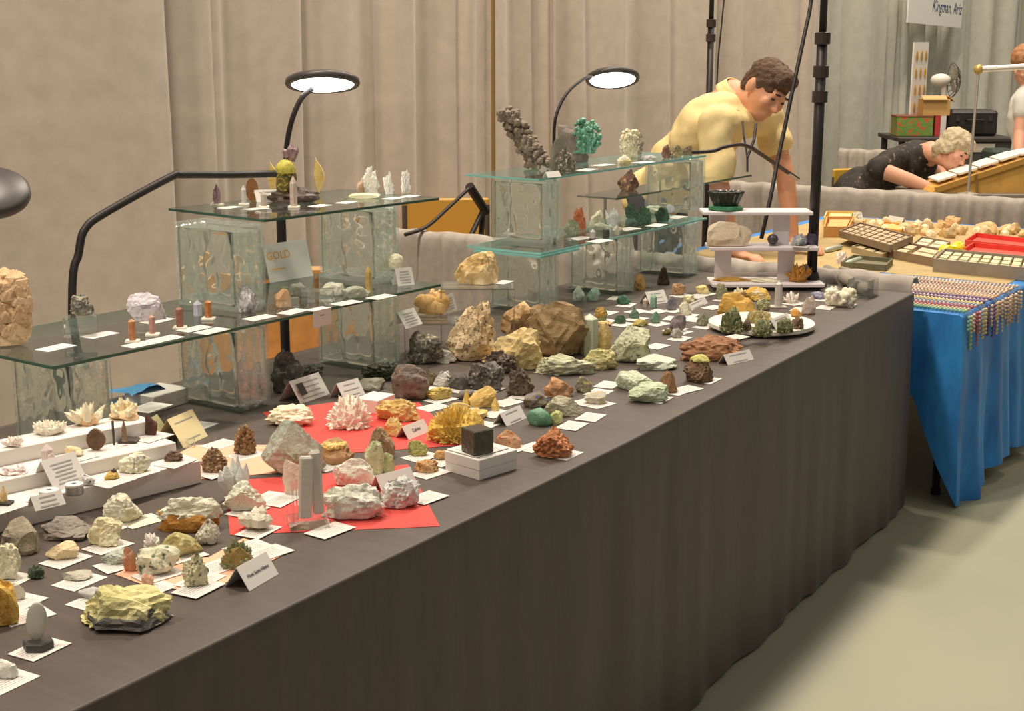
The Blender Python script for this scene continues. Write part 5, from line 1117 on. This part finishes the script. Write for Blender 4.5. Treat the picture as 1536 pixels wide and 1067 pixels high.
for w_ in (wR, wL):
    hand_geo(mb, w_, Vector((-.25, -1, -.12)), Vector((-.9, .25, 0)) if w_ is wL else Vector((.9, -.2, 0)), Vector((0, 0, 1)))
remesh(sub(mb, O), .007, m_skin, 'body', man, 5)
mb = MB(); ax = (sL-sR).normalized(); spn = (nb-pel).normalized(); th3 = ax.cross(spn).normalized(); Rt = Matrix((ax, spn, th3)).transposed()
mb.ell(chest+spn*-.02, (.195, .20, .125), Rt, 3); mb.ell(chest.lerp(pel, .5), (.175, .22, .125), Rt, 3); mb.ell(pel, (.175, .16, .125), Rt, 3); mb.cap(sR, sL, .072, .072); mb.cap(nb-spn*.02, chest, .085, .14)
mb.cap(sR, sR.lerp(eR, .78), .072, .074); mb.cap(sL, sL.lerp(eL, .42), .072, .070)
remesh(sub(mb, O), .011, mat('e6cf94', .8, bump=.1, bsc=60), 'shirt', man, 4, .016, 13)
# collar
mb = MB(); cc = nb+spn*.035; rr_ = .066; Nn = Rm.col[1]
def colf(u, v):
    a = 2*math.pi*u; q = ax*math.cos(a)+th3*math.sin(a); return cc+q*(rr_+.020*v)+spn*(.020-.05*v)-O
mb.grid(colf, 28, 4); o = part('collar', mb, mat('e6cf94', .8), man, True); solid(o, .004)
# lanyard
a0 = cc+th3*.03; fr_ = -FH*.10
lp = D(1121, 236, DM-.18)
lan = part('lanyard', MB().tube([D(1114, 182, DM-.12)-O, D(1116, 205, DM-.16)-O, lp-O], .004, 6).tube([D(1134, 186, DM-.10)-O, D(1131, 210, DM-.16)-O, lp-O], .006, 6), mat('2f2a2c', .6), man)
part('badge_clip', MB().tube([lp-O, D(1121, 258, DM-.18)-O], .005, 6), mat('3b3638', .5), man)
# hair
mb = MB(); mb.ell(hc+Rm@Vector((0, -.014, .044)), (.082, .102, .086), Rm, 3); mb.ell(hc+Rm@Vector((0, .045, .085)), (.070, .060, .040), Rm, 3); mb.ell(hc+Rm@Vector((0, -.06, -.005)), (.070, .050, .075), Rm, 3); mb.ell(hc+Rm@Vector((.02, .075, .070)), (.05, .028, .026), Rm, 2)
for k in (-1, 1): mb.ell(hc+Rm@Vector((k*.062, .0, .02)), (.018, .03, .035), Rm, 2)
ho = remesh(sub(mb, O), .006, mat('57402f', .75, bump=.6, bsc=140, var=.3), 'hair', man, 2, .007, 55)
eyes(hc, Rm, man, 1.03)
mb = MB()
for k in (-1, 1):
    hp_ = pel+ax*k*.09; kn = Vector((hp_.x+.02, hp_.y-.04, .5)); ft = Vector((hp_.x, hp_.y+.02, .09)); mb.cap(hp_, kn, .088, .062); mb.cap(kn, ft, .062, .046)
mb.ell(pel, (.17, .13, .12), Rt, 2); remesh(sub(mb, O), .012, mat('5b5a5e', .85), 'trousers', man, 4)
for k in (-1, 1):
    q = pel+ax*k*.09; part('shoe', MB().ell((q.x-O.x, q.y-O.y-.03, .045), (.045, .13, .045), sub=2), mat('33302e', .6), man, True)
# --- woman leaning on the wooden case
DW = 8.6
hc = D(1430, 226, DW-.3); Rw = frame(RGT*.45-ZU*.42-FH*.75, RGT*.55+ZU*.8-FH*.05)
nb = D(1396, 229, DW-.15); chest = D(1368, 246, DW+.02); pel = D(1292, 292, DW+.2); sR = D(1340, 240, DW-.16); sL = D(1388, 228, DW+.22)
eR = D(1362, 270, DW-.34); wR = D(1398, 283, DW-.38); eL = D(1415, 268, DW+.1); wL = D(1436, 274, DW-.1)
wom = thing('person', 'person in a dark patterned top bending over the wooden case', 'person', (pel.x, pel.y, 0)); O = wom.location.copy()
mb = MB(); head_geo(mb, hc, Rw, .98); mb.cap(hc-Rw@Vector((0, .01, .06)), nb, .052, .058); mb.cap(nb, chest, .07, .1); mb.cap(chest, pel, .1, .11); mb.cap(sR, sL, .055, .055)
mb.cap(sR, D(1318, 254, DW-.28), .055, .05); mb.cap(D(1318, 254, DW-.28), eR, .05, .044); mb.cap(eR, wR, .044, .03); mb.cap(sL, eL, .05, .04); mb.cap(eL, wL, .04, .028)
hand_geo(mb, wR, RGT*.9-ZU*.15, FH, ZU*.9+RGT*.1); hand_geo(mb, wL, RGT*.9-ZU*.1, -FH, ZU*.9+RGT*.1)
remesh(sub(mb, O), .007, m_skin2, 'body', wom, 4)
ax = (sL-sR).normalized(); spn = (nb-pel).normalized(); th3 = ax.cross(spn).normalized(); Rt = Matrix((ax, spn, th3)).transposed()
mb = MB(); mb.ell(chest-spn*.03, (.20, .20, .14), Rt, 3); mb.ell(chest.lerp(pel, .5), (.2, .24, .15), Rt, 3); mb.ell(pel, (.22, .18, .17), Rt, 3); mb.cap(sR, sL, .075, .075); mb.cap(nb-spn*.03, chest, .075, .14)
mb.cap(sR, D(1318, 254, DW-.28), .075, .07); mb.cap(sL, eL.lerp(sL, .5), .07, .06)
fl_ = rockmat('2a2522', '3a332d', '8a7f70', 9, .8, 0, .36)
remesh(sub(mb, O), .012, fl_, 'patterned_top', wom, 4, .012, 14)
mb = MB(); mb.ell(hc+Rw@Vector((0, -.018, .045)), (.086, .105, .088), Rw, 3); mb.ell(hc+Rw@Vector((0, -.06, -.02)), (.08, .055, .085), Rw, 3); mb.ell(hc+Rw@Vector((0, .05, .08)), (.07, .05, .035), Rw, 2)
for k in (-1, 1): mb.ell(hc+Rw@Vector((k*.072, .0, .0)), (.02, .045, .06), Rw, 2)
remesh(sub(mb, O), .008, mat('bdae8e', .7, bump=.6, bsc=100, var=.2), 'hair', wom, 2, .012, 40); eyes(hc, Rw, wom, .98)
mb = MB()
for k in (-1, 1):
    hp_ = pel+ax*k*.1; kn = hp_+RGT*.35-FH*.05; kn.z = .48; ft = Vector((kn.x, kn.y, .09)); mb.cap(hp_, kn, .09, .07); mb.cap(kn, ft, .06, .045)
remesh(sub(mb, O), .014, mat('2b2725', .8), 'trousers', wom, 3)
for k in (-1, 1):
    q = pel+ax*k*.1+RGT*.38-FH*.05; part('shoe', MB().ell((q.x-O.x, q.y-O.y, .04), (.06, .11, .04), sub=2), mat('33302e', .6), wom, True)
# --- person cut by the right edge
DP = 9.0
hc = D(1536, 98, DP); base = D(1562, 240, DP); Rp = frame(-RGT*.3-FH*.8-ZU*.3, ZU); pr = thing('person', 'person in a white top cut off by the right edge of the picture', 'person', (base.x, base.y, 0)); O = pr.location.copy()
nb = D(1552, 128, DP); pel = Vector((base.x, base.y, .78)); sR = D(1537, 150, DP-.1); sL = D(1590, 148, DP+.1); eR = D(1530, 200, DP-.12); wR = D(1528, 252, DP-.25); eL = D(1600, 205, DP+.1); wL = D(1598, 260, DP)
mb = MB(); head_geo(mb, hc, Rp, .95); mb.cap(hc-Vector((0, 0, .06)), nb, .055, .06); mb.cap(nb, pel, .09, .12); mb.cap(sR, sL, .055, .055); arm_geo(mb, sR, eR, wR); arm_geo(mb, sL, eL, wL)
hand_geo(mb, wR, Vector((0, 0, -1)), -FH, -RGT); hand_geo(mb, wL, Vector((0, 0, -1)), -FH, RGT); remesh(sub(mb, O), .008, m_skin2, 'body', pr, 4)
mb = MB(); c2 = nb.lerp(pel, .4); mb.ell(c2, (.19, .14, .24), frame(-FH, ZU), 3); mb.ell(nb.lerp(pel, .8), (.18, .14, .22), frame(-FH, ZU), 3); mb.cap(sR, sL, .07, .07); mb.cap(sR, sR.lerp(eR, .35), .07, .066); mb.cap(sL, sL.lerp(eL, .35), .07, .066)
remesh(sub(mb, O), .012, mat('d8d4cc', .8), 'top', pr, 4, .008, 14)
mb = MB(); mb.ell(hc+Rp@Vector((0, -.018, .045)), (.084, .1, .085), Rp, 3); mb.ell(hc+Rp@Vector((0, -.06, -.02)), (.075, .05, .08), Rp, 2); remesh(sub(mb, O), .009, mat('a8764c', .7, bump=.5, bsc=100, var=.2), 'hair', pr, 2, .008, 40); eyes(hc, Rp, pr, .95)
mb = MB()
for k in (-1, 1): mb.cap(pel+RGT*k*.09, Vector((pel.x+RGT.x*k*.09, pel.y+RGT.y*k*.09, .08)), .09, .05)
remesh(sub(mb, O), .014, mat('4b4a50', .8), 'trousers', pr, 3)
for k in (-1, 1): part('shoe', MB().ell((RGT.x*k*.09-.02, RGT.y*k*.09, .04), (.1, .05, .04), sub=2), mat('33302e', .6), pr, True)
# ------------------------------------------------------------------ neighbouring stall (blue table)
def tray(pxs, h, col, label, z=BZ, cells=None, wall=.006, name='display_tray', tilt=0, cellcol=None, fillcol=None):
    z += .0022; pts = [P(x, y, z) for x, y in pxs]; c = sum(pts, Vector())/4; th = thing(name, label, 'tray', (c.x, c.y, z))
    q = [p-c for p in pts]; poly = [(v.x, v.y) for v in q]; m = mat(col, .65, var=.08, bsc=30)
    if tilt: th.rotation_euler = (tilt, 0, 0); th.location.z += abs(tilt)*.17
    part('base', MB().plate(poly, 0, h*.35), m, th)
    for i in range(4):
        a, b_ = Vector((*poly[i], 0)), Vector((*poly[(i+1) % 4], 0)); d = b_-a
        part('rim', MB().box((a+b_)/2+Vector((0, 0, h*.5)), (d.length, wall, h), Matrix.Rotation(math.atan2(d.y, d.x), 3, 'Z')), m, th)
    if cells:
        nu, nv = cells; a, b_, c_, d_ = [Vector((*p, 0)) for p in poly]
        for i in range(nu):
            for j in range(nv):
                def bl(u, v): return (a*(1-u)+b_*u)*(1-v)+(d_*(1-u)+c_*u)*v
                e = .12; cs = [bl((i+e)/nu, (j+e)/nv), bl((i+1-e)/nu, (j+e)/nv), bl((i+1-e)/nu, (j+1-e)/nv), bl((i+e)/nu, (j+1-e)/nv)]
                part('cell', MB().plate([(v.x, v.y) for v in cs], h*.35, h*.8), mat(cellcol or 'dcd0b4', .6), th)
    return th, pts
tray([(1259, 356), (1335, 378), (1368, 364), (1290, 343)], .03, '8a7862', 'large brown compartment tray lying across the blue stall', cells=(8, 4), cellcol='b7a283', z=BZ+.03)
tray([(1278, 378), (1322, 390), (1345, 381), (1302, 371)], .025, 'a59877', 'beige tray in front of the large compartment tray', cells=(3, 1), cellcol='b9ab86')
tray([(1320, 384), (1400, 400), (1412, 386), (1350, 373)], .035, '8f7a62', 'brown tray right of the large compartment tray', cells=(2, 2), cellcol='cdbb98')
tray([(1368, 374), (1412, 381), (1424, 370), (1382, 363)], .025, '9c8a6e', 'brown tray with white slips behind the yellow pouch', cells=(2, 2), cellcol='d9cdb0')
tray([(1448, 370), (1545, 381), (1550, 369), (1464, 359)], .03, 'd8473a', 'red tray at the right edge, rear of two')
tray([(1440, 387), (1545, 397), (1550, 383), (1460, 374)], .03, 'd8473a', 'red tray at the right edge, front of two')
tray([(1400, 407), (1545, 422), (1550, 404), (1416, 391)], .05, '9a8c7c', 'long grey tray of stones along the front of the blue stall', cells=(9, 3), cellcol='cfc8a4')
tray([(1262, 402), (1328, 407), (1338, 397), (1280, 391)], .025, '6f6a52', 'dark olive tray beside the low divider')
tray([(1236, 356), (1272, 356), (1280, 340), (1240, 340)], .05, 'cf9b58', 'tan box at the left of the blue stall', cells=(1, 1), cellcol='dcae6c')
tray([(1236, 338), (1280, 340), (1288, 329), (1240, 328)], .04, 'dcbc70', 'pale yellow box behind the tan box', cells=(1, 1), cellcol='e6cc8a')
tray([(1318, 350), (1350, 355), (1358, 346), (1326, 341)], .03, 'd99f4a', 'small orange tray behind the large compartment tray', cells=(1, 1), cellcol='e0b060')
sheet_pts = [(5.33, 1.47), (6.96, 1.47), (6.96, 2.8), (5.0, 2.8), (5.0, 2.0), (5.33, 1.95)]
o = single('table_runner', MB().plate([(a-6, b_-2.1) for a, b_ in sheet_pts], 0, .0012), clothmat('sand_runner', 'a8905f', 'b8a272', .8, .05, (1, 1, 1)), 'sand-coloured runner spread under the trays of the blue stall', 'table runner', (6, 2.1, BZ+.0006))
# yellow pouch
p = P(1432, 388, BZ); pu = thing('yellow_pouch', 'bright yellow crumpled plastic pouch between the trays', 'pouch', p+Vector((.03, .03, 0)), VROT)
vs, fs = rockgeo(.125, .08, .055, 55, amp=.4, facets=7, fine=.1); part('pouch', MB().add(vs, fs), mat('e0d21e', .35), pu); vs, fs = rockgeo(.07, .05, .04, 56, amp=.4, facets=7, fine=.1); part('flap', MB().add([v+Vector((.035, .01, .025)) for v in vs], fs), mat('ece04a', .35), pu)
# stones along the divider foot
rnd = random.Random(12); STN = []
for i in range(6):
    vs, fs = rockgeo(.05*(.7+.12*i), .045, .03+.004*i, 300+i, sub=2, facets=4, fine=.06)
    STN.append(MB().add(vs, fs).mesh('tumbled_stone', rockmat(*[('d9bd88', 'e6d2a4'), ('cfa870', 'dcbc88'), ('e3d2a8', 'eee2c4'), ('d6b27c', 'c29a64'), ('e6d8b4', 'd0b888'), ('d8c49a', 'b89868')][i], None, 30)))
placed = []
for i in range(400):
    x = rnd.uniform(1280, 1545); y = 333+(x-1240)*.055+rnd.uniform(0, 15); p = P(x, y, BZ)
    if any((p-q).length < .058 for q in placed): continue
    if x > 1440 and y > 333+(x-1240)*.055+9: continue
    placed.append(p); o = link('tumbled_stone', STN[i % 6], None, p, rnd.uniform(0, 6)); tag(o, 'cream tumbled stone scattered at the foot of the far divider', 'stone', 'cream stones at the back of the blue stall')
    if len(placed) > 60: break
for x, y, w, h, lb in ((1428, 343, 26, 20, 'tan rock at the foot of the far divider, left of the two biggest'), (1478, 350, 34, 18, 'orange-tan long rock at the foot of the far divider'), (1512, 353, 30, 18, 'cream lumpy rock near the right edge of the blue stall')):
    S(x, y, w, h, 'rock', ('cfa06c', 'dfba8a'), lb, BZ)
tent((1282, 335), (1296, 334), .055, 'white lettered card standing at the back of the blue stall', z=BZ, dashes=3, lean=.4)
tent((1330, 333), (1352, 337), .035, 'white folded card at the back of the blue stall', z=BZ, lean=.4)
S(1262, 396, 22, 22, 'rad', ('e6d6cc', 'efe4dc'), 'white flower-shaped carving beside the dark olive tray', BZ, n=24, cr=.12, cat='carving')
for (a, b_, lb) in (((1238, 376), (1262, 370), 'silver foil roll at the left of the blue stall'), ((1268, 396), (1292, 388), 'pale green glass roll in front of the dark olive tray')):
    A, B = P(*a, BZ+.012), P(*b_, BZ+.012); wsingle('wrapped_roll', MB().tube([A, A.lerp(B, .1), A.lerp(B, .5), A.lerp(B, .9), B], [.006, .012, .0125, .012, .006], 12), mat('b9c0ae', .3, .3), lb, 'roll', smooth=True)
# bead strands running to the front and over the edge
BC = [('7fae9a', 'mint green'), ('b7bf86', 'pale green'), ('dcb49a', 'peach'), ('b8544c', 'brick red'), ('c9a39a', 'dusty pink'), ('8fa0b0', 'grey blue'), ('d9c07c', 'golden'), ('dfcb94', 'pale gold'), ('6a4f78', 'purple'), ('d8b4a8', 'shell pink'), ('7a5f8c', 'violet'), ('d3b08c', 'sand'), ('dabf9e', 'light sand'), ('cfa88c', 'tan'), ('d9bda4', 'cream tan')]
BC2 = [('d6b696', 'wheat'), ('cfb098', 'fawn'), ('dcc4a8', 'ivory tan'), ('d2ab90', 'apricot'), ('b99a84', 'mocha'), ('e0ccb0', 'ivory'), ('c8a58a', 'caramel'), ('d9c2aa', 'oat')]
bv, bf = ico(1)
for i, (c, nm) in enumerate(BC+BC2):
    x0 = 4.66+i*.027; mb = MB(); ln = .42+.03*math.sin(i*2.1); hang = .05+.07*abs(math.sin(i*1.7)); r_ = .0066; s_ = 0; rnd = random.Random(i); pth = []
    tot = ln+hang
    while s_ < tot:
        if s_ < ln: q = Vector((x0+.008*math.sin(s_*9+i), BY0+ln-s_+.0, BZ+r_+.001))
        else: q = Vector((x0+.008*math.sin(s_*9+i)+.01*(s_-ln), BY0-.006-r_, BZ-.004-(s_-ln)))
        pth.append(q); s_ += r_*2.02
    for q in pth: mb.add([q+v*r_ for v in bv], bf)
    mb.tube(pth, .0008, 4)
    wsingle('bead_strand', mb, mat(c, .35, var=.15, bsc=60), '%s bead strand draped over the front edge of the blue table' % nm, 'necklace', 'bead strands on the blue table', True)
# ------------------------------------------------------------------ far stall
# white hanging sign
sg = PY(1405, 10, CY-.14); sgn = thing('hanging_sign', 'white sign with blue lettering hung on the far drape', 'sign', (12.2, CY-.13, 1.66)); sgn.rotation_euler = (0, math.radians(1.5), 0)
part('board', MB().box((0, 0, .28), (1.36, .012, .56)), mat('e9e8e2', .5), sgn)
text('Kingman, Ariz', .135, sgn, Matrix.Translation((.27, -.0075, .155)) @ Matrix.Rotation(math.pi/2, 4, 'X'), mat('3d5078', .6), shear=.25)
for x in (-.5, .5): part('cord', MB().tube([(x, 0, .56), (x, .05, 1.36)], .004, 5), mat('cfcac0', .6), sgn)
DF = 10.5
def fbox(x0, x1, y0, y1, dep, thick, m, name, label, cat='box', parent=None):
    A, B, C_ = D(x0, y1, dep), D(x1, y1, dep), D(x0, y0, dep); wd = (B-A).length; h = C_.z-A.z; c = (A+B)/2
    th = thing(name, label, cat, (c.x, c.y, A.z), VROT); return th, wd, h
zt_ = D(1400, 206, DF).z
# dark back table
A, B = D(1345, 206, DF), D(1520, 206, DF); c = (A+B)/2; ft = thing('dark_table', 'dark table behind the woman carrying boxes', 'table', (c.x, c.y, 0), VROT); wd = (B-A).length
part('tabletop', MB().box((0, .25, zt_-.015), (wd, .6, .03), bev=.004), mat('3b3532', .6), ft)
part('front_panel', MB().box((.1, -.02, zt_-.2), (wd*.75, .02, .34)), mat('46413d', .7), ft); part('white_strip', MB().box((.05, -.034, zt_-.075), (wd*.55, .008, .06)), mat('b9b2a6', .6), ft)
for a in (-1, 1):
    for b_ in (0, .5): part('leg', MB().box((a*(wd/2-.04), b_, (zt_-.03)/2), (.04, .04, zt_-.03)), mat('3b3532', .6), ft)
def place(x, dy=.12): q = D(x, 206, DF); return Vector((q.x+FH.x*dy, q.y+FH.y*dy, zt_))
k = DF/F_PX
t = thing('patterned_box', 'green and red patterned box on the dark table', 'box', place(1378), VROT); part('box', MB().box((0, .08, .07), (.27, .18, .14), bev=.004), rockmat('5f8a3c', '7f9a4c', 'cf5a3c', 9, .6, 0, .45), t); part('lid', MB().box((0, .08, .145), (.275, .185, .015), bev=.003), mat('7c4a34', .6), t)
t = thing('red_carton', 'slim red and white carton beside the patterned box', 'box', place(1417), VROT); part('carton', MB().box((-.02, .08, .075), (.04, .16, .15)), mat('b8403a', .6), t); part('label_panel', MB().box((.02, .08, .075), (.04, .16, .15)), mat('dcd3cc', .6), t)
t = thing('black_case', 'black hard case on the dark table', 'case', place(1467), VROT); cs_ = part('case', MB().box((0, .12, .095), (.36, .24, .19), bev=.02), mat('2c2625', .5), t); part('handle', MB().tube([(-.06, -.005, .12), (-.06, -.025, .12), (.06, -.025, .12), (.06, -.005, .12)], .008, 6), mat('1f1b1a', .5), t)
for q in (-.12, .12): part('latch', MB().box((q, -.004, .13), (.03, .008, .04)), mat('4b4442', .4, .4), cs_)
t = thing('storage_bin', 'dark green bin at the right of the dark table', 'bin', D(1497, 236, DF-.6)*1, VROT); t.location.z = 0; part('bin', MB().box((0, 0, zt_*.48), (.18, .2, zt_*.96), bev=.02), mat('2f3b34', .6), t)
t = thing('cardboard_box', 'small open cardboard box on top of the patterned box', 'box', place(1410, .2)+Vector((0, 0, .152)), VROT); part('box', MB().box((0, 0, .06), (.20, .14, .12)), mat('c49a5e', .7), t); part('flap', MB().box((-.02, -.07, .128), (.18, .06, .004), rotm(.5)), mat('cda56c', .7), t); part('flap', MB().box((.11, 0, .12), (.06, .13, .004), rotm(0, .7)), mat('cda56c', .7), t)
t = thing('pegboard', 'white board hung with rows of golden pendants', 'board', place(1392, .33)+Vector((0, 0, 0)), VROT+.75); part('board', MB().box((0, 0, .34), (.20, .012, .68)), mat('e6e2da', .6), t)
for i in range(4):
    for j in range(3): part('pendant', MB().ell((-.062+.062*j, -.012, .58-.125*i), (.014, .006, .045), sub=1), mat('d2a450', .35, .5), t)
t = thing('desk_fan', 'white desk fan with dark cage above the cardboard box', 'fan', place(1440, .47), VROT); part('stand', MB().tube([(0, 0, .0), (0, 0, .36)], .02, 10).lathe([(.09, 0), (.09, .02), (.03, .04)], n=20), mat('dcd6c8', .5), t)
part('motor_housing', MB().ell((-.03, 0, .40), (.08, .06, .05), sub=2), mat('e3ddcf', .4), t, True)
mb = MB()
for a in range(16):
    an = 2*math.pi*a/16; mb.tube([(.105, .02*math.cos(an), .4+.02*math.sin(an)), (.095, .09*math.cos(an), .4+.09*math.sin(an)), (.06, .13*math.cos(an), .4+.13*math.sin(an))], .003, 4)
for rr_, xx in ((.13, .06), (.09, .095), (.05, .102)): mb.tube([(xx, rr_*math.cos(q_*math.pi/12), .4+rr_*math.sin(q_*math.pi/12)) for q_ in range(25)], .003, 4)
part('cage', mb, mat('6b655c', .5), t)
for a in range(3):
    an = 2*math.pi*a/3; part('blade', MB().box((.06, .05*math.cos(an), .4+.05*math.sin(an)), (.004, .09, .05), rotm(an, 0, .3)), mat('8a857c', .4), t)
# wooden slanted case on its table
cz0 = D(1465, 290, 8.0).z; q = D(1470, 290, 8.0)
tb = thing('grey_table', 'small table under the wooden slanted case', 'table', (q.x+FH.x*.2, q.y+FH.y*.2, 0), VROT)
part('tabletop', MB().box((.12, 0, cz0-.016), (.95, .5, .03), bev=.004), mat('8a8278', .7), tb)
for a in (-.3, .54):
    for b_ in (-.2, .2): part('leg', MB().box((a, b_, (cz0-.03)/2), (.035, .035, cz0-.03)), mat('5a5550', .6), tb)
wc = thing('slanted_case', 'pale wooden display case with a slanted top', 'case', (q.x, q.y, cz0), VROT)
prof = [(-.26, 0), (.50, 0), (.50, .235), (.24, .185), (-.24, .025)]; n_ = len(prof)
mb = MB().add([(x, .02, z) for x, z in prof]+[(x, .36, z) for x, z in prof], [list(range(n_)), [n_+i for i in range(n_)][::-1]]+[[i, (i+1) % n_, n_+(i+1) % n_, n_+i] for i in range(n_)])
m_pine = mat('d0a050', .5, var=.12, bsc=12); part('body', mb, m_pine, wc)
d_ = Vector((.48, 0, .195)); part('top_rail', MB().box((0, .02, .098), (.51, .03, .03), rotm(0, -math.atan2(.16, .48), 0)), mat('b88a42', .5), wc); part('top_rail', MB().box((.37, .02, .207), (.27, .03, .03), rotm(0, -math.atan2(.05, .26), 0)), mat('b88a42', .5), wc)
for i in range(5):
    x = -.16+i*.115; z_ = .025+(x+.24)*.333+.012 if x < .24 else .205
    o = single('open_booklet', MB().box((0, 0, .008), (.11, .2, .014), rotm(0, -.32 if x < .2 else -.19, 0), bev=.002), mat('e9e4da', .6), ['white booklet at the low end of the slanted case', 'white booklet, second up the slanted case', 'white booklet in the middle of the slanted case', 'white booklet, fourth up the slanted case', 'white booklet at the high end of the slanted case'][i], 'booklet', Vector((q.x, q.y, cz0))+RGT*x+FH*.19+Vector((0, 0, z_+.004)), VROT, 'booklets on the slanted case')
tl_ = thing('tube_lamp', 'slim silver tube lamp on a tall stem over the wooden case', 'lamp', D(1452, 290, 7.9)*1); O = tl_.location.copy(); tl_.location.z = cz0; O.z = cz0
a_, b2 = D(1468, 104, 7.9), D(1560, 99, 7.8)
part('stem', MB().tube([(0, 0, 0), a_-O], .008, 8), mat('b9b2a4', .35, .7), tl_); part('tube', MB().tube([a_-O, b2-O], .017, 10), mat('d8d4cc', .3, .5), tl_); part('joint', MB().ell(a_-O, .028, sub=2), mat('c9a860', .4, .4), tl_, True); part('foot', MB().lathe([(.06, 0), (.06, .01), (.012, .02)], n=20), mat('b9b2a4', .35, .7), tl_)
# yellow chair of the far stall
A, B = D(1244, 252, 8.9), D(1330, 252, 8.9); c = (A+B)/2; yc = thing('folding_chair', 'yellow chair back behind the low divider, left of the dark patterned top', 'chair', (c.x, c.y, 0), VROT+.35); 
part('backrest', MB().box((0, 0, A.z-.10), (.36, .025, .2), bev=.008), mat('d0a63c', .5), yc); part('seat', MB().box((0, .2, .42), (.36, .36, .03), bev=.01), mat('d0a63c', .5), yc)
for a in (-.17, .17): part('leg', MB().tube([(a, 0, 0), (a, 0, A.z-.05)], .012, 8), mat('6b6257', .4, .6), yc); part('leg', MB().tube([(a, .36, 0), (a, .36, .41)], .012, 8), mat('6b6257', .4, .6), yc)
